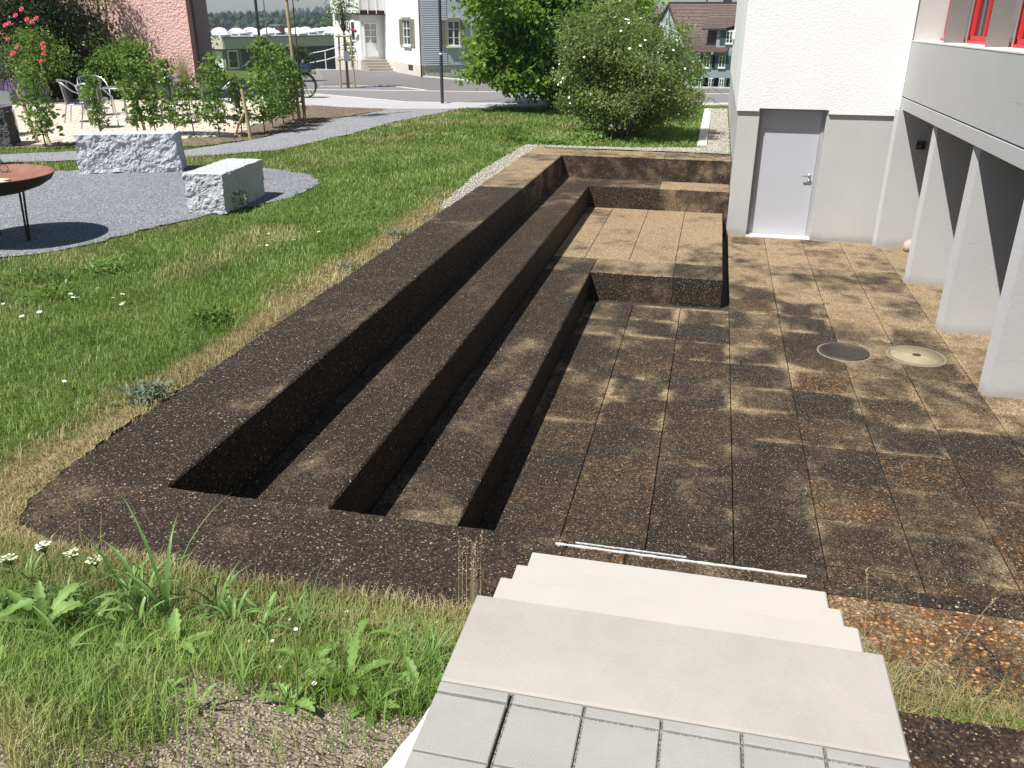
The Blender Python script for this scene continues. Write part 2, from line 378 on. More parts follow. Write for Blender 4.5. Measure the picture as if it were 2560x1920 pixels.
def thing(name, label, cat, loc=(0, 0, 0), rz=0., group=None):
    o = bpy.data.objects.new(name, None); COL.objects.link(o); o.location = loc; o.rotation_euler.z = rz; o.empty_display_size = .2
    return tag(o, label, cat, group)
def tag(o, label, cat, group=None):
    o['label'] = label; o['category'] = cat
    if group: o['group'] = group
    return o
def struct(o): o['kind'] = 'structure'; return o
def stuff(o): o['kind'] = 'stuff'; return o
def dup(root, loc, rz=0., label=None, scale=None):
    r = root.copy(); COL.objects.link(r); r.location = loc; r.rotation_euler.z = rz
    if label: r['label'] = label
    if scale: r.scale = scale if isinstance(scale, tuple) else (scale,)*3
    for ch in list(root.children):
        c = ch.copy(); COL.objects.link(c); c.parent = r
        for g in list(ch.children): d = g.copy(); COL.objects.link(d); d.parent = c
    return r
def inpoly(x, y, poly):
    x = np.asarray(x, float); y = np.asarray(y, float); ins = np.zeros(x.shape, bool); n = len(poly)
    for i in range(n):
        x1, y1 = poly[i]; x2, y2 = poly[(i+1) % n]
        c = ((y1 > y) != (y2 > y)) & (x < (x2-x1)*(y-y1)/((y2-y1)+1e-12)+x1); ins ^= c
    return ins
def wiggle(poly, amp=.05, seg=.18, seed=3):
    q = random.Random(seed); out = []
    for i in range(len(poly)):
        a, b = Vector(poly[i]), Vector(poly[(i+1) % len(poly)]); n = max(1, int((b-a).length/seg)); nn = Vector((-(b-a).y, (b-a).x)).normalized()
        for k in range(n): out.append(tuple(a.lerp(b, k/n)+nn*q.uniform(-amp, amp)))
    return out
def smooth_poly(poly, it=2):
    for _ in range(it):
        o = []
        for i in range(len(poly)):
            a, b = Vector(poly[i]), Vector(poly[(i+1) % len(poly)]); o += [tuple(a.lerp(b, .25)), tuple(a.lerp(b, .75))]
        poly = o
    return poly
def sheet(name, poly, z, mat, th=None):
    m = MB().mat(mat); m.add([(p[0], p[1], z) for p in poly], [tuple(range(len(poly)))]); o = m.build(name)
    # make sure it faces up
    if o.data.polygons[0].normal.z < 0: o.data.flip_normals()
    return struct(o)

# ------------------------------------------------------------------ terrain
Z1, Z2, Z3, G = 1.126, .725, .354, 1.10
def sm(t): t = np.clip(t, 0, 1); return t*t*(3-2*t)
def terrain(x, y):
    x = np.asarray(x, float); y = np.asarray(y, float)
    z = np.full(np.broadcast(x, y).shape, 1.095)
    z = z+np.clip(-12.05-y, 0, 1.6)*.40*sm((5.2+x)/1.5+.2)*(x < 0)              # bank rising to the landing
    z = z+.012*np.sin(x*3.1+1.2*np.sin(y*2.3))*np.sin(y*2.7+x)*.8
    y0 = np.where(x < -4, 27., 18.7); y0 = np.where(x < -17.5, 22., y0)
    z = z-4.5*sm((y-y0)/36.)-np.where(x > -4, 1.2*sm((y-18.7)/7.), 0)
    z = z-5*sm((y-120)/200.)
    return z
xs = np.unique(np.round(np.concatenate([np.arange(-3000, -400, 260), np.arange(-400, -60, 20), np.arange(-60, -14, 1.5), np.arange(-14, -3.68, .2), [-3.68], np.arange(-3.6, 3, .2), np.arange(3, 20, 1.5), np.arange(20, 400, 20), np.arange(400, 3001, 260)]), 3))
ys = np.unique(np.round(np.concatenate([np.arange(-3000, -300, 270), np.arange(-300, -20, 14), np.arange(-20, -16, 1), np.arange(-16, -12.05, .12), [-12.05], np.arange(-11.9, 1.9, .2), [1.74], np.arange(2, 20, .4), np.arange(20, 70, 1.5), np.arange(70, 400, 12), np.arange(400, 3001, 130)]), 3))
X, Y = np.meshgrid(xs, ys); Zt = terrain(X, Y)
nx, ny = len(xs), len(ys); V = np.stack([X.ravel(), Y.ravel(), Zt.ravel()], 1)
ii, jj = np.meshgrid(np.arange(nx-1), np.arange(ny-1)); ii = ii.ravel(); jj = jj.ravel()
xc = (xs[ii]+xs[ii+1])/2; yc = (ys[jj]+ys[jj+1])/2
hole = ((xc > -3.68) & (yc > -12.05) & (yc < 1.74) & (xc < 9)) | ((xc > -.1) & (yc > 1.5) & (yc < 14) & (xc < 9)) | ((xc > -1.03) & (yc < -11) & (yc > -16) & (xc < 9))
F = np.stack([jj*nx+ii, jj*nx+ii+1, (jj+1)*nx+ii+1, (jj+1)*nx+ii], 1)[~hole]
ground = struct(npmesh('lawn_ground', V, F, 'lawn')); ground.data.polygons.foreach_set('use_smooth', [True]*len(F))

CIRCLE = smooth_poly([(-7.7, -7.75), (-7.03, -7.42), (-6.83, -6.54), (-6.5, -5.4), (-5.95, -4.2), (-6.0, -2.7), (-7.03, -1.95), (-8.2, -1.75), (-9.4, -1.9), (-10.6, -3.0), (-11.9, -3.9), (-13.5, -5.5), (-11, -8.2), (-8.7, -8.4)], 2)
PATH = [(-16, -4.2), (-12.1, -2.45), (-9.44, -1.13), (-8.27, .05), (-7.9, 2.62), (-7.8, 5.16), (-7.1, 8.6), (-9.0, 8.3), (-9.2, 6.4), (-9.5, 4.74), (-9.4, 1.45), (-9.92, -.38), (-11.57, -.85), (-12.9, -1.75), (-16, -3.0)]
BED = [(-13.6, -1.0), (-12.4, -.75), (-11.6, -.1), (-9.95, .1), (-9.45, 1.5), (-9.5, 4.74), (-9.0, 7.7), (-9.3, 8.1), (-11.4, 8.9), (-11.5, 6.5), (-10.8, 4.2), (-10.15, 1.75), (-11.5, .9), (-13.1, -.3)]
TERR = [(-13.3, -.6), (-10.1, 1.6), (-10.85, 4.0), (-11.6, 6.4), (-13.2, 8.35), (-23, 7.6), (-23, -3), (-16, -2.2)]
WALK = [(-23, 9.2), (-13.2, 8.4), (-11.9, 8.5), (-10.35, 8.0), (-9.04, 7.92), (-7.48, 8.3), (-5.76, 9.4), (-.2, 11.5), (10, 15.2), (10, 15.6), (-.1, 11.95), (-5.94, 10.24), (-7.97, 9.96), (-9.27, 9.9), (-11.13, 10.85), (-13.2, 11.9), (-23, 15)]
ROAD = [(-23, 15), (-13.2, 11.9), (-11.13, 10.85), (-9.27, 9.9), (-7.97, 9.96), (-5.94, 10.24), (-.1, 11.95), (10, 15.6), (40, 26), (40, 30), (8, 18.6), (-1.2, 18.0), (-8, 18.7), (-9.9, 19.4), (-12.5, 21.4), (-15.4, 25), (-19.6, 26.0), (-17.6, 21.8), (-19.8, 17.5), (-26, 19)]
sheet('gravel_circle', wiggle(CIRCLE, .05, .12), 1.113, 'gravel')
sheet('gravel_path', wiggle(PATH, .04, .2), 1.115, 'path')
sheet('planting_bed', wiggle(BED, .05, .2), 1.120, 'bedsoil')
tb = sheet('terrace_bedding', TERR, 1.117, simple('paver_bedding', (.33, .29, .24), .95)); tb.name = 'terrace'
rd = sheet('road', ROAD, 1.106, 'asph')
m = MB().mat('walk'); m.prism(WALK, .9, 1.125); struct(m.build('sidewalk'))
def strip(name, pts, wd, z0, z1, mat, parent=None):
    m = MB().mat(mat)
    for a, b in zip(pts, pts[1:]):
        a = Vector(a); b = Vector(b); t = (b-a).normalized(); n = Vector((-t.y, t.x))*wd/2
        m.prism([a-n, b-n, b+n, a+n], z0, z1, .006)
    o = m.build(name)
    if parent: o.parent = parent
    return o
struct(strip('kerb', [(-13.2, 11.94), (-11.13, 10.89), (-9.27, 9.94), (-7.97, 10.0), (-5.94, 10.28), (-.1, 11.99), (10, 15.64)], .09, .9, 1.135, 'kerb'))
struct(strip('road_edge_stones', [(-14.6, 13.5), (-13.7, 13.7), (-11.34, 14.02), (-10.12, 14.22), (-6.86, 14.45), (-1.4, 15.4), (3, 16.4)], .13, .9, 1.118, 'kerb'))
struct(strip('island_kerb', [(-14.34, 15.1), (-12.08, 16.12), (-10.12, 14.42)], .13, .9, 1.122, 'kerb'))
struct(strip('garden_kerb', [(-12.45, 21.25), (-9.93, 19.36), (-8.01, 18.68), (-4, 18.2), (-1.0, 18.0), (4, 18.2)], .14, .9, 1.16, 'kerb'))
sheet('gravel_island', [(-14.6, 13.6), (-13.7, 13.8), (-11.34, 14.12), (-10.3, 14.32), (-12.1, 16.0), (-14.4, 15.0)], 1.112, 'gravel')
fp = sheet('forecourt', [(-19.5, 25.9), (-17.4, 21.9), (-14.3, 15.3), (-12.1, 16.25), (-10.1, 14.45), (-6.9, 14.6), (-1.3, 15.6), (3, 16.5), (8, 18.4), (-1.2, 17.9), (-8, 18.6), (-9.9, 19.3), (-12.5, 21.2), (-15.3, 24.9)], 1.111, 'asph2')
# white chippings behind the seating wall and beside the building, with their edging slabs
CHIP = [(-3.80, -4.2), (-3.68, -4.3), (-3.68, 1.72), (-.06, 1.72), (-.06, 10.4), (-.48, 10.3), (-.48, 2.4), (-1.8, 2.05), (-3.95, 1.95), (-4.02, -1.5)]
sheet('chippings', wiggle(CHIP, .03, .15), 1.108, 'chips')
edging = thing('edging_strip', 'pale concrete edging between lawn and white chippings beside the white building', 'edging', (0, 0, 0))
for k in range(8): MB().mat('kerb').box((-.68, 2.7+k*.95, 1.0), (-.49, 2.7+k*.95+.94, 1.125), .006).build('slab', edging)
def pebbles(name, poly, n, r0, r1, z, mat, seed=1, flat=.6):
    q = np.random.default_rng(seed); P = np.array(poly); lo = P.min(0); hi = P.max(0); pts = q.uniform(lo, hi, (n*6, 2)); pts = pts[inpoly(pts[:, 0], pts[:, 1], poly)][:n]; n = len(pts)
    O = np.array([(1, 0, 0), (0, 1, 0), (-1, 0, 0), (0, -1, 0), (0, 0, 1), (0, 0, -1)], float); T = np.array([(0, 1, 4), (1, 2, 4), (2, 3, 4), (3, 0, 4), (1, 0, 5), (2, 1, 5), (3, 2, 5), (0, 3, 5)])
    a = q.uniform(0, 6.28, n); s_ = q.uniform(r0, r1, n); V = O[None]*(s_[:, None, None]*q.uniform(.6, 1.2, (n, 6, 1))); V[:, :, 2] *= flat
    c, s2 = np.cos(a)[:, None], np.sin(a)[:, None]; x = V[:, :, 0]*c-V[:, :, 1]*s2; y = V[:, :, 0]*s2+V[:, :, 1]*c
    V[:, :, 0] = x+pts[:, None, 0]; V[:, :, 1] = y+pts[:, None, 1]; V[:, :, 2] += (np.broadcast_to(z(pts[:, 0], pts[:, 1]) if callable(z) else z, (n,))+s_*.2)[:, None]
    F = (T[None]+6*np.arange(n)[:, None, None]).reshape(-1, 3)
    return stuff(npmesh(name, V.reshape(-1, 3), F, mat))
pebbles('white_gravel', CHIP, 9000, .010, .024, 1.112, 'pebble', 4)
pebbles('soil_crumbs', [(-2.9, -13.9), (-1.06, -13.9), (-1.06, -12.75), (-1.9, -12.85)], 4500, .002, .0075, terrain, simple('soil_clod', (.40, .33, .25), .95, var=.25, nsc=30), 5)
pebbles('edge_gravel', [(-3.76, -11.9), (-3.64, -11.9), (-3.64, -3.2), (-3.8, -3.2)], 1500, .005, .014, 1.10, simple('edge_pebble', (.28, .23, .17), .9, var=.4, nsc=30), 6)

# ------------------------------------------------------------------ courtyard
def tint(o, r, g=0., b=0.): o.color = (min(1, max(0, r)), g, b, 1); return o
court = thing('courtyard_floor', None, None); del court['label']; del court['category']; court['kind'] = 'structure'
bm_ = MB().mat(JOINT); bm_.box((-1.8, -11.4, -.2), (9, .1, -.03)); bm_.build('bedding', court)
slab_me = None
def stain(x, y):
    if y > -4.3:
        t = .32+.12*math.sin(x*2.1+y)+.38*max(0, min(1, (-1.2-y)/2.8))+(.12 if x < .6 else 0)
    else: t = .84+.16*max(0, min(1, (-4.6-y)/2.6))
    if x > 1.2 and -6.6 < y < -3: t -= .22
    if x > 2.3: t -= .22 if y > -8.4 else .05
    return t+.06*(x < 0)
def slab(x0, x1, y0, y1, z=0., r=.8, g=0., b=0., parent=None):
    """one slab, mesh shared between slabs of the same size"""
    global SL
    key = (round(x1-x0, 3), round(y1-y0, 3)); me = SL.get(key)
    if me is None:
        hx, hy = (x1-x0)/2-.0035, (y1-y0)/2-.0035; mb = MB().mat(AGG); mb.box((-hx, -hy, -.045), (hx, hy, 0), .004); o = mb.build('slab', parent); SL[key] = o.data
    else: o = bpy.data.objects.new('slab', me); COL.objects.link(o); o.parent = parent
    o.location = ((x0+x1)/2, (y0+y1)/2, z+rnd.uniform(-.0015, .0015)); o.rotation_euler = (rnd.uniform(-.002, .002), rnd.uniform(-.002, .002), 0)
    return tint(o, r, g, b)
SL = {}
rust_spots = {(1, 10): .75, (0, 11): .25, (1, 14): .65, (2, 13): .5, (1, 16): .3, (1, 17): .6, (3, 15): .7, (0, 6): .6, (2, 6): .35, (1, 12): .35, (0, 3): .35, (3, 9): .4, (-1, 10): .3, (-2, 12): .3, (2, 17): .3, (3, 14): .4, (-1, 13): .25}
CORNER = [(-3.70, -10.6), (-3.67, -11.3), (-3.62, -11.65), (-3.52, -11.85), (-3.25, -11.95), (-2.7, -12.0), (-2.2, -12.03), (-2.2, -12.1), (-3.85, -12.15), (-3.85, -10.6)]
struct(MB().mat('lawn').prism(wiggle(CORNER, .015, .05), 1.0, 1.1285).build('corner_soil'))
slabs = thing('paving_slabs', None, None); del slabs['label']; del slabs['category']; slabs['kind'] = 'structure'; slabs.name = 'courtyard_paving'
for k in range(-3, 4):
    for j in range(0, 19):
        y1 = -.04-.598*j; y0 = y1-.598
        if k < 0 and y1 > -4.0: continue
        xc_, yc_ = k*.6+.3, (y0+y1)/2
        slab(k*.6, k*.6+.6, y0, y1, 0, stain(xc_, yc_)+rnd.uniform(-.14, .14), (lambda v: v*.85)(rust_spots.get((k, j), rnd.choice([0, 0, 0, .25, .4]))), rnd.uniform(.25, .8) if yc_ > -7.6 else rnd.uniform(.15, .5), slabs)
for j in range(0, 19):            # outer column, running in under the building
    y1 = -.14-.598*j; y0 = y1-.598
    for k in range(3): slab(2.4+k*.6, 3.0+k*.6, y0, y1, 0, stain(2.7, (y0+y1)/2)+rnd.uniform(-.1, .1), .35 if rnd.random() < .4 else 0, .4, slabs)
for k in range(-1, 1): slab(k*.6+.0 if k >= 0 else -.12, .6 if k >= 0 else 0, -.04, .0, 0, .1, parent=slabs) if k >= 0 else None

seats = thing('seating_terrace', 'stepped dark-stained aggregate concrete seating ledges down the lawn side of the courtyard', 'seating terrace')
def block(poly, z0, z1, r, g=0., name='concrete_block'):
    cx = sum(p[0] for p in poly)/len(poly); cy = sum(p[1] for p in poly)/len(poly)
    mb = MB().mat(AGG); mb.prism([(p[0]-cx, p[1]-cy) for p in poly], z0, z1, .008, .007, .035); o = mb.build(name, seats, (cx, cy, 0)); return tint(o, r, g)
def run_y(x0, x1, ys_, z0, z1, rs):
    for (a, b), r_ in zip(zip(ys_, ys_[1:]), rs): block([(x0, a+.002), (x1, a+.002), (x1, b-.002), (x0, b-.002)], z0, z1, r_ if not isinstance(r_, tuple) else r_[0], 0 if not isinstance(r_, tuple) else r_[1])
XL = -3.68
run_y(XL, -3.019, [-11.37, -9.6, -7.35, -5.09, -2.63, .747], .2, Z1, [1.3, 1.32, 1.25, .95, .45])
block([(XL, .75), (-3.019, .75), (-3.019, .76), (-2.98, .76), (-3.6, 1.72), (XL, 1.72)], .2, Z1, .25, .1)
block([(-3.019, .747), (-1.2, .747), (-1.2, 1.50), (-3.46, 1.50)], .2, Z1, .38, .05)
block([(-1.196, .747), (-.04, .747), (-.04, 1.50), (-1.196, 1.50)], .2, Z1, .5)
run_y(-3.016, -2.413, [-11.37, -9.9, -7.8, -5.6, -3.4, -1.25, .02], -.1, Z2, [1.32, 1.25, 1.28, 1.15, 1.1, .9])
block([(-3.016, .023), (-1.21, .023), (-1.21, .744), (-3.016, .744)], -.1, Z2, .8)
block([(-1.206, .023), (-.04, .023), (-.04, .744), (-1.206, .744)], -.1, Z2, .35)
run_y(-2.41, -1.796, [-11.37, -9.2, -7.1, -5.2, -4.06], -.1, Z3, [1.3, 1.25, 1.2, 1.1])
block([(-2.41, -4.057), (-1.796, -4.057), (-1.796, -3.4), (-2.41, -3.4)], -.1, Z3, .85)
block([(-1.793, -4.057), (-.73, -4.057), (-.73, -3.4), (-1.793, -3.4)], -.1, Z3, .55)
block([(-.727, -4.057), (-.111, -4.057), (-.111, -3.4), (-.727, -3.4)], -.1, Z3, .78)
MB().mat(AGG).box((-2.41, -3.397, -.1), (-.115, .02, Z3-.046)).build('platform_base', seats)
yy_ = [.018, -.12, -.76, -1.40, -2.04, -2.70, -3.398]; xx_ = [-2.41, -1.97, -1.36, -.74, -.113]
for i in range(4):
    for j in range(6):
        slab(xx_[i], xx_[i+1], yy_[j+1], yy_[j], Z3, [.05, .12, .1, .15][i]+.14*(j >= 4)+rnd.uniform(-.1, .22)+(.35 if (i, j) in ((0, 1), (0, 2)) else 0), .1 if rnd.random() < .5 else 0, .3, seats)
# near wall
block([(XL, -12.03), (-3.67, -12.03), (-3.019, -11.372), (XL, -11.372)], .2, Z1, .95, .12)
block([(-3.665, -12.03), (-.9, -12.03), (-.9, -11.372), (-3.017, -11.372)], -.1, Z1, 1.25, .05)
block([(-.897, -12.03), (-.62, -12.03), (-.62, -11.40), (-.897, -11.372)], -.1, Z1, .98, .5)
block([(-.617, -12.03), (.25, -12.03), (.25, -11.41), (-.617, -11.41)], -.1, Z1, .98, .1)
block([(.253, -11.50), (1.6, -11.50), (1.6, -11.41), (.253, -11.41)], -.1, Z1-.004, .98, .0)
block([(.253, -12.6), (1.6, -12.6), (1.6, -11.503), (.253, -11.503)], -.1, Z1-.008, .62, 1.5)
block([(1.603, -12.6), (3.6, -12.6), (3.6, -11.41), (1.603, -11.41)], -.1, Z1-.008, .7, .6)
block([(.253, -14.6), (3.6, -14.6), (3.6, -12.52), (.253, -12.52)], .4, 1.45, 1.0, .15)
# rusty pebbles on the near ledge, left of the stair
m = MB().mat('mortar')
for (xa, xb, y, wd) in [(-.95, .17, -11.425, .008), (-.86, -.35, -11.397, .004)]:
    n = 40; L_ = [(xa+(xb-xa)*i/n, y-wd*rnd.uniform(.6, 1.1)) for i in range(n+1)]; U_ = [(xa+(xb-xa)*i/n, y+wd*rnd.uniform(.3, 1.1)) for i in range(n, -1, -1)]
    m.prism(L_+U_, Z1+.001, Z1+.006)
tag(m.build('mortar_smear'), 'thin white mortar smears along the ledge edge beyond the pale stair', 'mortar')

# manhole covers
mh = thing('manhole_cover', 'dark cast iron perforated manhole cover let into the courtyard paving', 'manhole cover', (1.235, -5.4, .004), .15)
MB().mat('ring').lathe([(.29, -.02), (.29, .004), (.266, .004), (.266, -.02)], 48).build('ring', mh)
mb = MB().mat('iron'); mb.lathe([(0, .0), (.262, .0), (.262, .012), (.24, .014), (.238, .009), (0, .009)], 48); mb.build('cover', mh)
holes = MB().mat('black')
for i in range(-5, 6):
    for j in range(-5, 6):
        if i*i+j*j < 27: holes.lathe([(.0, .0102), (.0115, .0102), (.0115, .0095)], 8, (i*.04, j*.04, 0))
hh = holes.build('hole_pattern', mh)
mh2 = thing('manhole_cover', 'round sandy-coloured concrete manhole cover next to the iron one', 'manhole cover', (1.99, -5.34, .004))
MB().mat('ring').lathe([(.315, -.02), (.315, .006), (.275, .006), (.275, -.02)], 48).build('ring', mh2)
mb = MB().mat('coverc'); mb.lathe([(.268, -.02), (.268, .010), (.0, .012)], 48); mb.build('cover', mh2)
mb = MB().mat('iron'); mb.lathe([(.045, .0125), (.045, .015), (.025, .013), (.0, .0125)], 16); mb.build('lifting_eye', mh2)

# ------------------------------------------------------------------ stair and landing
st = thing('stair', 'pale cast stone stair with a broad landing leading down to the courtyard ledge', 'stair', (-.4, -12.3, 1.1))
def local(o, t): o.parent = t; o.location = (-t.location.x, -t.location.y, -t.location.z); return o
for i, (z, yf, yb) in enumerate([(1.283, -11.73, -12.4), (1.435, -12.04, -12.7), (1.575, -12.318, -13.0)]):
    local(MB().mat('step').prism([(-1.0+.002*i, yf), (.2-.002*i, yf), (.2-.002*i, yb), (-1.0+.002*i, yb)], z-.155 if i else 1.128, z, .007).build('step'), st)
local(MB().mat('landing').prism([(-1.0, -12.615), (.2, -12.615), (.2, -12.996), (-1.0, -12.996)], 1.3, 1.72, .006).build('top_step'), st)
land_ = thing('landing_paving', None, None); del land_['label']; del land_['category']; land_['kind'] = 'structure'; land_.name = 'path_paving'
MB().mat(gravel_mat('joint_grit', [(.08, .075, .07), (.2, .19, .18), (.35, .34, .32)], 220, .6)).box((-.798, -15.5, 1.2), (.2, -12.998, 1.709)).build('bedding', land_)
MB().mat('mortar').box((-1.0, -15.5, 1.2), (-.7985, -12.998, 1.66)).build('bedding', land_)
for k in range(6):
    x0 = -1.0+k*.2+(.006 if k == 1 else 0); x1 = x0+.2-(.006 if k == 1 else 0)
    g = .003 if k else .001
    ysr = [(-13.035, -13.002)]+[(-13.038-.2*(i+1)+.0, -13.038-.2*i-.006) for i in range(12)]
    for (ya, yb) in ysr: 
        MB().mat('tile').box((x0+g, ya, 1.62), (x1-.005, yb, 1.718+rnd.uniform(-.002, .001)), .003).build('tile', land_)
m = MB().mat('mortar'); prof_ = [(-13.06, .003)]+[(-13.06-.03*k, min(.09, .006+.0075*k+rnd.uniform(0, .010))) for k in range(1, 20)]+[(-15., .09)]
vs_ = [(x_, y_, z_) for (y_, w_) in prof_ for (x_, z_) in ((-.9985, 1.3), (-.9985, 1.7), (-1.0-w_*.55, 1.696), (-1.0-w_, 1.675), (-1.0-w_-.01, 1.3))]
m.add(vs_, [(5*i+j, 5*i+j+1, 5*i+j+6, 5*i+j+5) for i in range(len(prof_)-1) for j in range(4)]); m.build('mortar_edge', land_)

# ------------------------------------------------------------------ white building with door
bld = thing('school_building', 'white rendered building with grey concrete base, red windows and a row of concrete fins', 'building', (0, 0, 0))
def part(mb, name, parent=bld): return mb.build(name, parent)
g = MB().mat('grey'); g.box((-.03, 0, -.1), (.305, .3, 2.03)); g.box((1.335, 0, -.1), (2.36, .3, 2.03)); part(g, 'base_wall')
g = MB().mat('grey'); g.box((-.03, .301, -.1), (.0, 12.4, 2.03)); part(g, 'side_base_wall')
# render with overhang and a notch for the door
g = MB().mat('render'); g.box((-.06, -.04, 2.03), (.29, .02, 6.5)); g.box((.29, -.04, 2.075), (1.352, .02, 6.5)); g.box((1.352, -.04, 2.01), (2.385, .02, 6.5))
part(g, 'rendered_wall')
g = MB().mat('render'); g.box((-.06, .0205, 2.03), (-.0, 12.5, 6.5)); part(g, 'side_rendered_wall')
g = MB().mat('grey'); g.box((.305, .30, -.1), (1.335, .34, 2.3)); part(g, 'recess_back')
dr = MB().mat('dframe'); dr.box((.306, .135, 0), (.352, .195, 2.07)); dr.box((1.288, .135, 0), (1.334, .195, 2.07)); dr.box((.352, .135, 2.04), (1.288, .195, 2.07)); part(dr, 'door_frame')
leaf = part(MB().mat('door').box((.356, .15, .02), (1.284, .20, 2.036)), 'door')
h = MB().mat('steel'); h.lathe([(0, 0), (.026, 0), (.026, .008), (0, .008)], 20); o = h.build('handle_rose', leaf); o.location = (1.215, .15, 1.02); o.rotation_euler.x = math.pi/2
h = MB().mat('steel'); h.tube([(1.215, .145, 1.02), (1.215, .09, 1.02), (1.20, .085, 1.02), (1.09, .085, 1.02)], .010, 10); h.build('handle', leaf)
h = MB().mat('steel'); h.lathe([(0, 0), (.026, 0), (.026, .01), (.012, .011), (.012, .018), (0, .018)], 20); o = h.build('lock', leaf); o.location = (1.215, .15, .93); o.rotation_euler.x = math.pi/2
MB().mat('steel').box((.356, .133, .004), (1.284, .149, .03)).build('kick_strip', leaf)
MB().mat('sill').box((.306, -.06, -.02), (1.334, .3, .012)).build('threshold', bld)
MB().mat('render').box((-.12, 10.2, 2.9), (-.062, 12, 3.1)).build('ledge', bld)
# wing along the courtyard
XF = 2.39
g = MB().mat('grey'); g.box((XF-.012, -16, 2.13), (XF+.2, .0, 2.285)); part(g, 'lower_beam')
g = MB().mat('grey'); g.box((XF, -16, 2.305), (XF+.2, .0, 3.085)); part(g, 'parapet')
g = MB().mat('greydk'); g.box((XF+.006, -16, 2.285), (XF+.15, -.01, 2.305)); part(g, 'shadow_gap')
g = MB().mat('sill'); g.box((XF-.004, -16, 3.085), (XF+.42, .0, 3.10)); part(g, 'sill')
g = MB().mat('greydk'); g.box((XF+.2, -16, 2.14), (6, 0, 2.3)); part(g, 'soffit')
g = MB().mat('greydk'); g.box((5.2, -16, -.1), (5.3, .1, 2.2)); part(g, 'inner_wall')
g = MB().mat('grey'); g.box((2.36, .0, -.1), (6, .2, 6.5)); part(g, 'end_wall')
for y in [-.23, -2.33, -4.30, -6.19, -8.1, -10.0, -11.9]:
    t = .13 if y < -4 else .07
    xf = 2.395 if y < -.5 else 2.29
    g = MB().mat('grey'); g.prism([(xf, y), (xf+.045, y-t), (2.99, y-t), (2.99, y)], -.05, 2.128); f_ = part(g, 'fin')
    g = MB().mat('grey'); g.box((2.99, y-.09, -.05), (5.2, y, .14)); g.build('footing', f_)
g = MB().mat('grey'); g.box((2.395, -.16, -.05), (2.42, -.0, 2.128)); 
for y in np.arange(.3-1.0-.6, -12, -2.0):
    yy = float(y)
    g = MB().mat('louver'); g.box((2.50, yy-.21, 3.101), (2.74, yy-.195, 5.5)); part(g, 'louver')
    g = MB().mat('alu'); g.tube([(2.78, yy-.22, 3.101), (2.78, yy-.22, 5.5)], .012, 8); part(g, 'rail')
wx = 2.84
def win(y0, y1):
    f = MB().mat('red'); f.box((wx-.07, y0, 3.1005), (wx+.02, y1, 3.135)); f.box((wx-.03, y0, 3.135), (wx+.02, y1, 3.19))
    for a in (y0, y1-.05): f.box((wx-.04, a, 3.19), (wx+.02, a+.05, 5.2))
    for a in (y0+(y1-y0)*.38, y0+(y1-y0)*.68): f.box((wx-.03, a, 3.19), (wx+.018, a+.035, 5.2))
    o = part(f, 'window')
    MB().mat('glass').box((wx-.002, y0+.05, 3.19), (wx+.008, y1-.05, 5.2)).build('pane', o)
    b = MB().mat('white').box((wx+.05, y0+.03, 3.36), (wx+.06, y0+(y1-y0)*.5, 5.2)); b.build('blind', o)
for k in range(6): win(-1.42-2*k+.02-.05, .50-2*k-.05 if k else -.06)
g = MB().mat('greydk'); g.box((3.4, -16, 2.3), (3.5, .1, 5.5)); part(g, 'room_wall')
g = MB().mat('render'); g.box((2.39, -16, 5.2), (6, 0, 5.8)); part(g, 'upper_wall')
lb = MB().mat('darkgate'); lb.box((2.66, -.36, 1.56), (2.78, -.301, 1.68), .004); lb.lathe([(.04, -.01), (.03, .03), (0, .04)], 12, (2.72, -.37, 1.6)); tag(lb.build('wall_lamp'), 'small dark square wall lamp in the shade of the first concrete fin', 'lamp')
bm = MB().mat('pinkstone')
def rock(c, s_, seed, sub=2):
    import bmesh
    b = bmesh.new(); bmesh.ops.create_icosphere(b, subdivisions=sub, radius=1); q = random.Random(seed)
    vs = [Vector((v.co.x*s_[0]*q.uniform(.85, 1.1), v.co.y*s_[1]*q.uniform(.85, 1.1), v.co.z*s_[2]*q.uniform(.85, 1.1)))+Vector(c) for v in b.verts]; fs = [[v.index for v in f.verts] for f in b.faces]; b.free(); return vs, fs
bm.add(*rock((2.80, -.48, .08), (.10, .08, .11), 3), True); tag(bm.build('boulder'), 'small pinkish stone lying against the foot of the first fin', 'stone')

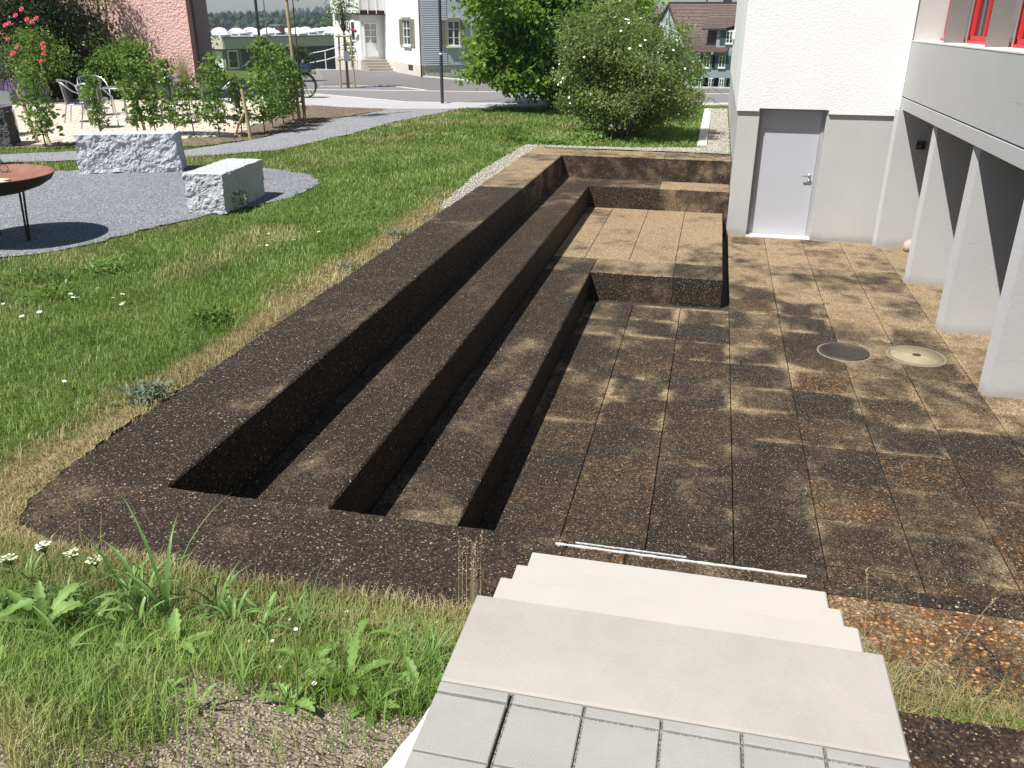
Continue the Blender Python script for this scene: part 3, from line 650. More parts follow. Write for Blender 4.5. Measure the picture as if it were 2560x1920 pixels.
# ------------------------------------------------------------------ rough stone benches
def rough(name, label, c, rz, L, W, H, mat, amp=.03, taper=0., group=None, flat_top=True):
    nx_, ny_, nz_ = 60, 20, 24; q = random.Random(int(L*100)); mb = MB().mat(mat); vid = {}; vs = []
    from mathutils import noise as mn
    def P(i, j, k):
        key = (i, j, k)
        if key in vid: return vid[key]
        x = (i/nx_-.5)*L*(1-taper*k/nz_); y = (j/ny_-.5)*W; z = k/nz_*H
        p = Vector((x, y, z)); d = mn.noise_vector(p*7+Vector((L*9, 0, 0)))*amp*.8+mn.noise_vector(p*19)*amp*.45+mn.noise_vector(p*43)*amp*.3
        if k == nz_: d.z *= .25
        if k == 0: d.z = abs(mn.noise(Vector((x*5, y*5, L))))*.05
        vid[key] = len(vs); vs.append(p+d); return vid[key]
    fs = []
    for i in range(nx_):
        for j in range(ny_): fs.append((P(i, j, nz_), P(i+1, j, nz_), P(i+1, j+1, nz_), P(i, j+1, nz_))); fs.append((P(i, j+1, 0), P(i+1, j+1, 0), P(i+1, j, 0), P(i, j, 0)))
        for k in range(nz_): fs.append((P(i, 0, k), P(i+1, 0, k), P(i+1, 0, k+1), P(i, 0, k+1))); fs.append((P(i+1, ny_, k), P(i, ny_, k), P(i, ny_, k+1), P(i+1, ny_, k+1)))
    for j in range(ny_):
        for k in range(nz_): fs.append((P(0, j+1, k), P(0, j, k), P(0, j, k+1), P(0, j+1, k+1))); fs.append((P(nx_, j, k), P(nx_, j+1, k), P(nx_, j+1, k+1), P(nx_, j, k+1)))
    mb.add(vs, fs); o = mb.build(name, None, (c[0], c[1], 1.10), rz); return tag(o, label, 'stone bench', group)
rough('stone_bench', 'long light grey split granite block on the gravel in front of the young hedge', (-9.42, -2.6), .41, 1.55, .46, .60, 'granite', .035, .05)
rough('stone_bench', 'short light grey granite block end-on at the lawn edge of the gravel circle', (-6.57, -4.62), math.pi/2+.10, 1.25, .50, .50, 'granite', .03, -.02)
rough('stone_bench', 'dark grey split stone block at the left picture edge beside a wooden stake', (-14.25, -.98), .42, 1.9, .5, .72, 'basalt', .035, .03)
rough('stone_bench', 'grey granite block mostly cut off by the left picture edge behind the fire bowl', (-12.55, -3.1), .41, 1.5, .5, .6, 'granite', .03)

# ------------------------------------------------------------------ fire bowl
fb = thing('fire_bowl', 'wide shallow rusty steel fire bowl on thin bent rod legs', 'fire bowl', (-7.93, -7.06, 1.113))
zb = .69; Rb = .67
mb = MB().mat('rust'); mb.lathe([(0, zb-.17), (.15, zb-.165), (.35, zb-.13), (.52, zb-.075), (.62, zb-.025), (Rb-.01, zb+.035)], 64); mb.lathe([(Rb-.01, zb+.035), (Rb, zb+.035), (Rb+.004, zb+.03)], 64)
mb.mat('rustdk'); mb.lathe([(Rb+.004, zb+.03), (.63, zb-.04), (.53, zb-.10), (.36, zb-.155), (.15, zb-.19), (0, zb-.195)], 64); mb.build('bowl', fb)
for a in (.3, .3+2.094, .3+4.188):
    for da in (-.13, .13):
        c_, s_ = math.cos(a+da), math.sin(a+da); MB().mat('rustdk').tube([(.34*c_, .34*s_, zb-.15), (.30*math.cos(a+da*.6), .30*math.sin(a+da*.6), 0)], .011, 8).build('leg', fb)
for a in (2.0, -1.1):
    c_ = Vector((.60*math.cos(a), .60*math.sin(a), zb+.0)); t = Vector((-math.sin(a), math.cos(a), 0)); pts = [c_+t*.045*math.cos(q)+Vector((0, 0, .045*math.sin(q)))+Vector((-.02*math.cos(a), -.02*math.sin(a), 0)) for q in np.linspace(0, 2*math.pi, 17)]
    MB().mat('rustdk').tube(pts, .004, 6).build('ring_handle', fb)
for k, (dx, dy, a) in enumerate([(-.12, -.02, .1), (-.18, -.14, .14), (-.2, .1, .05)]):
    mb = MB().mat('plank'); mb.obox((0, 0, 0), (math.cos(a), math.sin(a), 0), (-math.sin(a), math.cos(a), 0), (0, 0, 1), .36, .055, .015); tag(mb.build('wood_plank', None, (-7.93+dx, -7.06+dy, 1.113+zb-.06+.004*k)), ['pale wooden plank lying in the rusty fire bowl, the middle one', 'pale wooden plank in the fire bowl nearest the lawn', 'pale wooden plank in the fire bowl farthest from the lawn'][k], 'plank')

# ------------------------------------------------------------------ lamp posts and poles
def lamp(name, label, x, y, h, r, mat, ring=True, head=True):
    t = thing(name, label, 'lamp post' if head else 'pole', (x, y, 1.1))
    mb = MB().mat(mat); mb.tube([(0, 0, -.1), (0, 0, 1.35)], r, 16); mb.tube([(0, 0, 1.35), (0, 0, h)], r*.9, 16); mb.build('pole', t)
    if ring: MB().mat('white').tube([(0, 0, 1.34), (0, 0, 1.385)], r*1.04, 16).build('band', t)
    if head:
        MB().mat(mat).obox((.0, .12, h+.03), (1, 0, 0), (0, 1, 0), (0, 0, 1), .13, .36, .035).build('lamp_head', t)
    return t
lamp('lamp_post', 'tall slim dark grey lamp post with a white band standing at the pavement edge', -8.09, 9.78, 5.15, .046, 'polegrey')
lamp('lamp_post', 'dark grey lamp post rising behind the young hedge near the bicycle', -15.95, 14.0, 5.4, .055, 'polegrey', False)
lamp('flag_pole', 'thin light grey pole just right of the dark lamp post behind the hedge', -15.65, 14.0, 6.5, .024, 'polelight', False, False)

# ------------------------------------------------------------------ pink house
pk = thing('pink_house', 'pink roughcast house with a dark brown corner board, at the top left', 'house', (0, 0, 0))
wl = Vector((-.992, .02, 0)).normalized(); C0 = Vector((-15.5, 9.2, 0))
mb = MB().mat('pink'); mb.add([C0+Vector((0, 0, 1.0)), C0+Vector((0, 0, 7)), C0+wl*14+Vector((0, 0, 7)), C0+wl*14+Vector((0, 0, 1.0)), C0+Vector((-4.4, 6, 1.)), C0+Vector((-4.4, 6, 7)), C0+wl*14+Vector((0, 6, 7)), C0+wl*14+Vector((0, 6, 1))], [(0, 1, 2, 3), (0, 4, 5, 1), (1, 5, 6, 2), (3, 2, 6, 7), (4, 7, 6, 5)]); mb.build('wall', pk)
MB().mat('darkwood').box((-15.5, 9.1, 1.1), (-15.36, 9.24, 7)).build('corner_board', pk)
MB().mat('cream').box((-29, 9.1, 1.0), (-15.51, 9.17, 1.32)).build('plinth', pk)
nb = thing('grey_house', 'pale grey concrete wall of a building just behind the pink house corner', 'building', (0, 0, 0))
gp_m = simple('pale_grey_panel', (.45, .435, .42), .9, var=.05)
for k in range(4): MB().mat(gp_m).prism([(-21, 12.0), (-16.72, 12.2), (-19.6, 16.5), (-21, 16.5)], 1.05+k*1.15, 1.05+(k+1)*1.15-.012).build('panel', nb)

# ------------------------------------------------------------------ white house with shutters
wh = thing('white_house', 'white two-storey house with olive shutters, balcony, glazed door and stone steps', 'house', (-12.58, 21.4, 1.1), math.atan2(.79, -.61))
# local frame: +x along the sunny front (away from the corner), +y outwards from the sunny front
def LP(mb, name, par=None): return mb.build(name, par or wh)
D_ = 6.0
LP(MB().mat('white').box((0, -D_, .45), (5.4, 0, 7.5)), 'wall'); LP(MB().mat('cream').box((.0, -D_, -.4), (5.4, .02, .449)), 'plinth')
mb = MB().mat('shingle')
sh = LP(MB().mat('shingle').box((-.03, -D_, .451), (-.001, -1.1+.0, 7.5)), 'shingle_cladding')
for k in range(46): MB().mat('shingle').add([(-.032, -1.12, .46+k*.085), (-.032, -.01, .46+k*.085), (-.05, -.01, .46+k*.085-.0), (-.05, -1.12, .46+k*.085), (-.032, -1.12, .54+k*.085), (-.032, -.01, .54+k*.085)], [(3, 2, 5, 4), (0, 1, 2, 3)]).build('shingle_row', sh)
LP(MB().mat('black').tube([(-.02, .05, -.1), (-.02, .05, 7.5)], .028, 8), 'downpipe')
def casement(ax, s0, s1, z0, z1, depth=.12, shut='shutter', both=True, sw=.36, proud=0.):
    """window on the sunny front (ax='y', s along x) or the shaded side (ax='x', s along y, outward -x)"""
    def B(mb, u0, u1, n0, n1, a, b):
        if ax == 'y': return mb.box((u0, n0, a), (u1, n1, b))
        return mb.box((-n1-proud, u0, a), (-n0-proud, u1, b))
    w_ = MB().mat('white'); t = .05
    B(w_, s0, s0+t, .001, .03, z0, z1); B(w_, s1-t, s1, .001, .03, z0, z1); B(w_, s0+t, s1-t, .001, .03, z0, z0+t); B(w_, s0+t, s1-t, .001, .03, z1-t, z1); B(w_, (s0+s1)/2-.03, (s0+s1)/2+.03, .001, .03, z0+t, z1-t)
    for q in (1/3, 2/3): B(w_, s0+t, s1-t, .001, .024, z0+(z1-z0)*q-.012, z0+(z1-z0)*q+.012)
    o = LP(w_, 'window'); g_ = MB().mat('glass'); B(g_, s0+t, s1-t, .0005, .01, z0+t, z1-t); g_.build('pane', o)
    s_ = MB().mat('white'); B(s_, s0-.05, s1+.05, .001, .09, z0-.07, z0-.002); s_.build('sill', o)
    s_ = MB().mat('shutter'); B(s_, s0-.03, s1+.03, .001, .10, z1+.002, z1+.10); s_.build('lintel', o)
    for a, b in (((s0-sw-.02, s0-.02),) + (((s1+.02, s1+sw+.02),) if both else ())):
        h_ = MB().mat(shut); B(h_, a, a+.05, .001, .05, z0-.03, z1+.03); B(h_, b-.05, b, .001, .05, z0-.03, z1+.03); B(h_, a+.05, b-.05, .001, .05, z1-.03, z1+.03); B(h_, a+.05, b-.05, .001, .05, z0-.03, z0+.03); B(h_, a+.05, b-.05, .001, .015, z0+.03, z1-.03)
        n = 14
        for i in range(n): zz = z0+.03+(z1-z0-.06)*(i+.2)/n; B(h_, a+.05, b-.05, .015, .04, zz, zz+(z1-z0)/n*.5)
        h_.build('shutter', o)
casement('y', 1.3, 2.25, 1.2, 2.22, sw=.5)
casement('x', -1.72, -1.15, 1.2, 2.2, sw=.30, proud=.03); casement('x', -3.15, -2.6, 1.2, 2.2, sw=.30, proud=.03)
LP(MB().mat('darkgate').box((1.15, .021, .2), (1.75, .03, .42)), 'cellar_vent')
# entrance wing
LP(MB().mat('white').box((5.4, -D_, .45), (10.5, 1.1, 7.5)), 'entrance_wall'); LP(MB().mat('cream').box((5.41, -D_, -1.5), (10.5, 1.12, .449)), 'entrance_plinth')
dw = MB().mat('white'); dw.box((5.33, .30, .62), (5.399, .36, 2.09)); dw.box((5.33, .90, .62), (5.399, .96, 2.09)); dw.box((5.33, .36, 2.03), (5.399, .90, 2.09)); dw.box((5.35, .36, .62), (5.398, .90, 1.22))
dw.box((5.35, .61, 1.22), (5.39, .65, 2.03))
for z in (1.48, 1.75): dw.box((5.35, .36, z), (5.39, .90, z+.03))
dd = LP(dw, 'door'); MB().mat('pane').box((5.375, .36, 1.22), (5.385, .90, 2.03)).build('pane', dd); MB().mat('black').box((5.31, .37, 1.25), (5.345, .47, 1.27)).build('handle', dd)
for i in range(5): LP(MB().mat(simple('worn_step', (.36, .33, .27), .9)).box((4.9-.28*i+.0, .02+.0*i, -.2), (5.4 if i == 0 else 4.9-.28*i+.279, 1.15-.0*i, .50-.115*i), .004), 'step')
bl = LP(MB().mat('darkwood').box((4.9, -.0+.02, 2.41), (5.399, 1.25, 2.6)), 'balcony')
for i in range(3): MB().mat('white').box((4.86, .03+i*.41, 2.62), (4.9, .03+i*.41+.40, 3.6)).build('panel', bl)
MB().mat('white').box((4.9, 1.25, 2.5), (10, 1.3, 3.6)).build('panel', bl)
for i in range(4): MB().mat('white').box((4.83, .02+i*.4, 2.46), (4.859, .05+i*.4, 3.6)).build('baluster', bl)
ww = LP(MB().mat('white').box((6.2, 1.101, 1.25), (6.9, 1.13, 2.2)), 'window'); MB().mat('glass').box((6.28, 1.131, 1.33), (6.82, 1.134, 2.1)).build('pane', ww); 
fl = MB().mat(simple('magenta_geranium', (.4, .02, .08), .7))
for i in range(14): fl.add(*rock((5.9+rnd.uniform(-.35, .25), 1.28+rnd.uniform(-.06, .06), 1.72+rnd.uniform(-.04, .08)), (.06, .06, .05), i, 1))
o_ = fl.build('geraniums'); o_.matrix_world = Matrix.Translation(wh.location) @ Matrix.Rotation(wh.rotation_euler.z, 4, 'Z'); tag(o_, 'dark red geraniums in the window box of the white house', 'flowers')
LP(MB().mat('roof').box((-.7, -D_-.6, 7.5), (11, 1.9, 7.7)), 'roof')

# railing by the ramp
rl = thing('handrail', 'white metal handrail of the ramp beside the white house', 'railing', (0, 0, 0))
pts = [Vector((-19.0, 24.2, 1.0)), Vector((-18.4, 24.6, 1.12)), Vector((-17.9, 25.0, 1.28)), Vector((-17.0, 25.7, 1.28)), Vector((-16.0, 26.5, 1.28))]
for p_ in pts: MB().mat('white').tube([p_, p_+Vector((0, 0, .85))], .022, 6).build('post', rl)
for dz in (.45, .85): MB().mat('white').tube([q+Vector((0, 0, dz)) for q in pts], .02, 6).build('rail', rl)
tag(strip('ramp_wall', [(-19.1, 24.1), (-17.9, 24.95), (-15.9, 26.5)], .25, .2, 1.14, 'kerb'), 'low pale concrete wall under the white handrail', 'wall')

# ------------------------------------------------------------------ factory with domed skylights
fc = thing('factory_hall', 'low flat factory hall with corrugated fascia, dark gates and rows of white skylight domes', 'building', (-59.3, 85, 0), math.atan2(.96, .28))
Lh, Wd, zr = 90., 45., 1.08
LP2 = lambda mb, n, p=None: mb.build(n, p or fc)
LP2(MB().mat('froof').box((0, 0, zr-.05), (Lh, Wd, zr+.05)), 'roof')
cm = MB().mat('corr')
n = 300
for i in range(n):
    x = i*.3; cm.add([(x, -.02, zr-.0), (x+.12, -.10, zr), (x+.2, -.10, zr), (x+.3, -.02, zr), (x, -.02, zr-1.25), (x+.12, -.10, zr-1.25), (x+.2, -.10, zr-1.25), (x+.3, -.02, zr-1.25)], [(0, 4, 5, 1), (1, 5, 6, 2), (2, 6, 7, 3)])
for i in range(60):
    y = i*.3; cm.add([(-.02, y, zr), (-.10, y+.12, zr), (-.10, y+.2, zr), (-.02, y+.3, zr), (-.02, y, zr-1.25), (-.10, y+.12, zr-1.25), (-.10, y+.2, zr-1.25), (-.02, y+.3, zr-1.25)], [(1, 5, 4, 0), (2, 6, 5, 1), (3, 7, 6, 2)])
LP2(cm, 'corrugated_fascia')
LP2(MB().mat('froof').box((-.15, -.14, zr-.02), (Lh, .0, zr+.12)), 'roof_edge')
LP2(MB().mat(simple('factory_wall', (.22, .22, .21), .9)).box((.6, .5, -5), (Lh, Wd, zr-.1)), 'wall')
for i in range(14): LP2(MB().mat('darkgate').box((3.4+i*6.1, .40, -5), (3.4+i*6.1+5.2, .499, zr-1.2)), 'gate')
wf = LP2(MB().mat('white').box((.9, .40, -2.5), (2.6, .499, -.3)), 'window'); MB().mat('glass').box((1.1, .38, -2.3), (2.4, .399, -.5)).build('pane', wf)
LP2(MB().mat('white').box((-.0+.59, 1.0, -3), (.599, 3.6, -.4)), 'window_front')
skl = None
def dome(x, y):
    global skl
    if skl is None:
        skl = LP2(MB().mat('white').box((-1.15, -1.15, 0), (1.15, 1.15, .35)), 'skylight')
        d = MB().mat('dome'); d.lathe([(1.55, .36), (1.5, .45), (1.2, .68), (.75, .86), (.3, .95), (0, .97)], 20); d.build('dome', skl); o = skl
    else:
        o = skl.copy(); COL.objects.link(o); o.parent = fc
        for ch in skl.children: c = ch.copy(); COL.objects.link(c); c.parent = o
    o.location = (x, y, zr+.04); o.scale = (.78,)*3
for j in range(5):
    for i in range(12): dome(2.2+i*7.0+(j % 2)*3.5, 2.6+j*7.5)
ch = LP2(MB().mat(simple('chimney_brick', (.25, .16, .13), .9)).box((19.5, 9, zr), (20.5, 10, zr+1.25)), 'chimney'); MB().mat('polelight').box((19.0, 8.5, zr+1.25), (21.0, 10.5, zr+1.4)).build('cap', ch)

# ------------------------------------------------------------------ brown-roofed houses beyond the road
def roofpart(mb, prof, x0, x1, n=14, skew=0.):
    """stepped tile courses following a profile (y,z) from ridge to eave, between x0 and x1 (lists allowed)"""
    L_ = []
    for i in range(n+1):
        t = i/n*(len(prof)-1); k = min(int(t), len(prof)-2); f = t-k; L_.append((prof[k][0]*(1-f)+prof[k+1][0]*f, prof[k][1]*(1-f)+prof[k+1][1]*f, prof[k][2]*(1-f)+prof[k+1][2]*f, prof[k][3]*(1-f)+prof[k+1][3]*f))
    for a, b in zip(L_, L_[1:]):
        v = [(a[2], a[0], a[1]), (a[3], a[0], a[1]), (b[3], b[0], b[1]+.07), (b[2], b[0], b[1]+.07), (b[2], b[0], b[1]-.03), (b[3], b[0], b[1]-.03)]
        mb.add(v, [(3, 2, 1, 0), (4, 5, 2, 3)])
bh = thing('brown_roof_house', 'blue-grey house with brown curved tile roof, dormer and dark teal shutters', 'house', (0, 80, 0))
# profile rows: (y, z, xleft, xright)
mb = MB().mat('roof'); roofpart(mb, [(4.2, 4.95, -6.25, 3.5), (2.6, 3.1, -5.3, 3.2), (1.2, 1.6, -4.4, 1.5), (.5, .85, -3.75, .6), (-.35, .35, -3.15, .25)], 0, 0, 22); o_ = mb.build('roof', bh)
MB().mat('darkwood').box((-6.3, 4.1, 4.93), (3.6, 4.35, 5.06)).build('ridge_cap', o_)
MB().mat('darkwood').box((-3.15, -.45, .22), (.3, -.3, .34)).build('gutter', o_)
mb = MB().mat(simple('shaded_blue_grey_wall', (.27, .31, .335), .9, var=.05, nsc=1)); mb.box((-2.85, .1, -6), (6, 6, .55)); mb.build('wall', bh)  # facade shade is put into this darker wall colour; gable keeps the lit tone
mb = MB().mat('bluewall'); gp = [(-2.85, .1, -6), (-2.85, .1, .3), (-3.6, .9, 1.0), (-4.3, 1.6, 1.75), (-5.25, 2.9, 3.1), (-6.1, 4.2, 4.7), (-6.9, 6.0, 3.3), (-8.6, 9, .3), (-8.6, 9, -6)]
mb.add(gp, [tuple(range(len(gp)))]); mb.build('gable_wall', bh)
mb = MB().mat('darkwood')
for a, b in zip(gp[1:6], gp[2:7]): mb.tube([Vector(a)+Vector((-.05, -.1, .12)), Vector(b)+Vector((-.05, -.1, .12))], .12, 6)
mb.tube([Vector(gp[5])+Vector((0, -.1, .2)), (-7.0, 2.5, 3.3), (-7.4, 2.2, 2.6)], .12, 6); mb.build('barge_board', bh)
dm = MB().mat(simple('dormer_wall', (.33, .37, .40), .9, var=.05, nsc=1)); dm.box((-.85, .3, .4), (3.2, 3.5, 2.4)); dm = dm.build('dormer', bh)
mb = MB().mat('roof'); roofpart(mb, [(4.15, 4.9, -1.45, 3.5), (2.4, 3.5, -1.9, 3.2), (.0, 2.55, -2.35, .0)], 0, 0, 12); mb.build('dormer_roof', dm)
MB().mat('darkwood').box((-2.4, -.12, 2.38), (.1, 0, 2.5)).build('eave', dm)
def bwin(x0, x1, z0, z1, y, sh, sides=(1, 1)):
    w_ = MB().mat('white'); t = .06; w_.box((x0, y-.05, z0), (x0+t, y, z1)); w_.box((x1-t, y-.05, z0), (x1, y, z1)); w_.box((x0+t, y-.05, z0), (x1-t, y, z0+t)); w_.box((x0+t, y-.05, z1-t), (x1-t, y, z1)); w_.box(((x0+x1)/2-.04, y-.05, z0+t), ((x0+x1)/2+.04, y, z1-t))
    for q in (.33, .66): w_.box((x0+t, y-.04, z0+(z1-z0)*q), (x1-t, y, z0+(z1-z0)*q+.03))
    o = w_.build('window', bh); MB().mat('glass').box((x0+t, y-.02, z0+t), (x1-t, y-.01, z1-t)).build('pane', o); MB().mat('white').box((x0-.08, y-.14, z0-.1), (x1+.08, y-.001, z0-.01)).build('sill', o)
    if sides[0]: MB().mat(sh).box((x0-.62, y-.07, z0-.08), (x0-.06, y-.002, z1+.05)).build('shutter', o)
    if sides[1]: MB().mat(sh).box((x1+.06, y-.07, z0-.08), (x1+.5, y-.002, z1+.05)).build('shutter', o)
bwin(-1.98, -1.28, -1.2, -.05, .1, 'tealsh'); bwin(-.42, .22, -1.15, -.05, .1, 'tealsh', (1, 1)); bwin(1.5, 2.1, -1.15, -.05, .1, 'tealsh'); bwin(.1, .75, 1.15, 2.3, .3, 'tealsh', (1, 0))
for x in (-2.3, -1.25, -.2, 1.2): bwin(x, x+.5, -3.4, -2.2, .1, 'tealsh')
MB().mat('darkwood').tube([(-2.75, -.3, .2), (-2.75, .0, -.1), (-2.75, 0, -5)], .06, 6).build('downpipe', bh)
MB().mat('darkgate').box((-.55, 4.6, 4.8), (.35, 5.4, 5.5)).build('chimney', bh)
mb = MB().mat('darkgate'); mb.lathe([(0, .0), (.14, .05), (.2, .25), (.12, .45), (0, .5)], 12, (-2.2, 4.4, 5.2)); mb.tube([(-2.2, 4.4, 4.9), (-2.2, 4.4, 5.3)], .07, 8); mb.build('vent_cowl', bh)
bh2 = thing('brown_roof_house', 'second brown tiled roof rising just left behind the blue-grey house', 'house', (0, 86, 0))
mb = MB().mat('roof'); roofpart(mb, [(6, 8.2, -9.2, -8.7), (3, 5.8, -9.8, -8.1), (0, 3.6, -10.2, -6.9)], 0, 0, 16); mb.build('roof', bh2)
MB().mat(simple('grey_timber_wall', (.10, .09, .085), .9)).box((-10.2, .5, -5), (-7.0, 6, 3.6)).build('wall', bh2)

# ------------------------------------------------------------------ hills and forest
def hillmesh(name, y0, y1, zf, x0, x1, nx_, ny_, mat):
    X, Y = np.meshgrid(np.linspace(x0, x1, nx_), np.linspace(y0, y1, ny_)); Z = zf(X, Y); V = np.stack([X.ravel(), Y.ravel(), Z.ravel()], 1)
    i, j = np.meshgrid(np.arange(nx_-1), np.arange(ny_-1)); i = i.ravel(); j = j.ravel(); return struct(npmesh(name, V, np.stack([j*nx_+i, j*nx_+i+1, (j+1)*nx_+i+1, (j+1)*nx_+i], 1), mat))
def hz(x, y): return -12.4+8.5*sm((y-300)/140)+1.6*np.sin(x/37.)+1.0*np.sin(x/14.+1)-12*sm((y-480)/200)
hillmesh('hill', 290, 700, hz, -900, 700, 120, 16, 'meadow')
def hz2(x, y): return -32+30*sm((y-700)/300)+3*np.sin(x/90.)+2*np.sin(x/41.)-25*sm((y-1150)/300)
hillmesh('far_hill', 700, 1500, hz2, -2200, 1800, 120, 16, simple('far_hill_forest', (.02, .04, .02), .95, var=.3, nsc=.05))
def cones(name, n, xr, yr, zf, h0, h1, seed, mat='forest'):
    q = np.random.default_rng(seed); x = q.uniform(*xr, n); y = q.uniform(*yr, n); z = zf(x, y); h = q.uniform(h0, h1, n); broad = q.random(n) < .35
    V = []; F = []; Cc = []; o = 0; K = 7; lev = 5
    A = np.arange(K)/K*2*np.pi; Vs = []; 
    for l in range(lev):
        for part_ in (0, 1):
            f = l/lev; rr = np.where(broad, np.sqrt(np.clip(1-((f-.35)/.68)**2, 0.02, 1))*.27, (1-f)*.22)*h*(1. if part_ == 0 else .72)
            zz = z+h*(.08+f*.9+(0 if part_ == 0 else .09))
            ang = A[None]+q.uniform(0, 6, (n, 1)); rj = rr[:, None]*q.uniform(.7, 1.25, (n, K)); Vs.append(np.stack([x[:, None]+rj*np.cos(ang), y[:, None]+rj*np.sin(ang), zz[:, None]+q.uniform(-.03, .03, (n, K))*h[:, None]], 2))
    tip = np.stack([x, y, z+h*1.03], 1)[:, None]; VV = np.concatenate(Vs+[tip], 1); m_ = VV.shape[1]; T = []
    for r_ in range(2*lev-1):
        for k in range(K): a, b = r_*K+k, r_*K+(k+1) % K; T += [(a, b, b+K), (a, b+K, a+K)]
    for k in range(K): T.append(((2*lev-1)*K+k, (2*lev-1)*K+(k+1) % K, m_-1))
    F = (np.array(T)[None]+m_*np.arange(n)[:, None, None]).reshape(-1, 3); c = np.repeat(np.clip(np.where(broad, .65, .3)+q.normal(0, .18, n), 0, 1), m_); c = np.clip(c+q.normal(0, .12, len(c)), 0, 1)
    return stuff(npmesh(name, VV.reshape(-1, 3), F, mat, np.stack([c, c], 1)))
cones('forest', 3000, (-420, -40), (318, 455), hz, 7, 11.5, 3)
cones('far_forest', 1500, (-900, -200), (900, 1100), hz2, 9, 14, 4)

# ------------------------------------------------------------------ foliage builders
def leaf_mesh(name, C_, N_, S_, mat, parent=None, aspect=.55, colv=None, seed=0, droop=.25, up=.6, fold=.25):
    """one folded rhombic leaf (2 tris... 4 verts) per centre; C centres, N outward dirs, S sizes"""
    q = np.random.default_rng(seed); n = len(C_); a = q.normal(0, 1, (n, 3)); a += N_*.9; a[:, 2] -= droop; a /= np.linalg.norm(a, axis=1)[:, None]
    nn = q.normal(0, .6, (n, 3)); nn[:, 2] += up; nn -= a*(nn*a).sum(1)[:, None]; nn /= np.linalg.norm(nn, axis=1)[:, None]+1e-9; b = np.cross(nn, a)
    s_ = S_[:, None]; v0 = C_-a*s_*.5; v2 = C_+a*s_*.5; w_ = aspect*.5
    v1 = C_+b*s_*w_+nn*s_*w_*fold-a*s_*.05; v3 = C_-b*s_*w_+nn*s_*w_*fold-a*s_*.05
    V = np.stack([v0, v1, v2, v3], 1).reshape(-1, 3); k = 4*np.arange(n)[:, None]; F = np.concatenate([k+np.array([[0, 1, 2]]), k+np.array([[0, 2, 3]])])
    c = q.beta(2.2, 2.2, n) if colv is None else np.clip(colv+q.normal(0, .12, n), 0, 1)
    return npmesh(name, V, F, mat, np.repeat(np.stack([c, c], 1), 4, 0), parent)
def clump_crown(center, radii, ncl, per, cl_r, size, seed, shell=.75, zmin=None, shape=None):
    q = np.random.default_rng(seed); d = q.normal(0, 1, (ncl, 3)); d /= np.linalg.norm(d, axis=1)[:, None]; r = shell+(1-shell)*q.random(ncl); r *= q.uniform(.74, 1.17, ncl); r[:ncl//4] *= .6
    cc = np.array(center)+d*r[:, None]*np.array(radii)
    if shape is not None: cc = shape(cc)
    if zmin is not None: cc[:, 2] = np.maximum(cc[:, 2], zmin+q.random(ncl)*.25)
    P = cc[:, None]+q.normal(0, 1, (ncl, per, 3))*cl_r*q.uniform(.6, 1.3, (ncl, 1, 1))*np.array([1, 1, .75]); P = P.reshape(-1, 3)
    N_ = P-np.array(center); N_ /= np.linalg.norm(N_, axis=1)[:, None]+1e-9; tone = np.repeat(q.uniform(.25, .75, ncl), per)
    return P, N_, size*q.uniform(.6, 1.25, len(P)), tone, cc
def limbs(mb, base, cc, r0, nl, seed, zfork=.6, n=7):
    q = random.Random(seed); idx = q.sample(range(len(cc)), min(nl, len(cc)))
    for i in idx:
        e = Vector(cc[i]); b_ = Vector(base); mid = b_.lerp(e, .45)+Vector((q.uniform(-.15, .15), q.uniform(-.15, .15), q.uniform(.05, .3)))
        mb.tube([b_, b_.lerp(mid, .5)+Vector((q.uniform(-.05, .05), q.uniform(-.05, .05), .05)), mid, mid.lerp(e, .6), e], [r0, r0*.75, r0*.5, r0*.3, r0*.12], n)

# big broadleaf tree
tr = thing('broadleaf_tree', 'dense green broadleaf tree with a short forked trunk on the lawn by the road', 'tree', (0, 0, 0))
def shp(c):
    return c
P, N_, S, T, cc = clump_crown((-4.75, 8.95, 3.95), (2.35, 2.2, 2.45), 190, 210, .26, .145, 5, .8)
P2, N2, S2, T2, cc2 = clump_crown((-5.95, 8.5, 2.2), (.9, .9, .75), 26, 180, .17, .145, 6, .6)
P3, N3, S3, T3, cc3 = clump_crown((-5.1, 8.1, 2.1), (1.5, .8, .7), 34, 170, .18, .14, 16, .6)
leaf_mesh('crown', np.concatenate([P, P2, P3]), np.concatenate([N_, N2, N3]), np.concatenate([S, S2, S3]), 'leaf_tree', tr, .72, np.concatenate([T, T2, T3]), 5)
mb = MB().mat('bark'); mb.tube([(-4.66, 8.79, 1.0), (-4.66, 8.8, 1.25), (-4.62, 8.82, 1.55)], [.19, .15, .14], 12)
for e in [(-5.0, 8.7, 2.1), (-4.75, 8.8, 2.2), (-4.35, 8.9, 2.15), (-4.1, 9.0, 2.0), (-4.55, 9.2, 2.3)]: mb.tube([(-4.62, 8.82, 1.4), Vector((-4.62, 8.82, 1.45)).lerp(Vector(e), .5), e], [.10, .075, .06], 9)
limbs(mb, (-4.6, 8.9, 2.1), np.concatenate([cc, cc2, cc3]), .06, 60, 3); mb.build('trunk', tr)
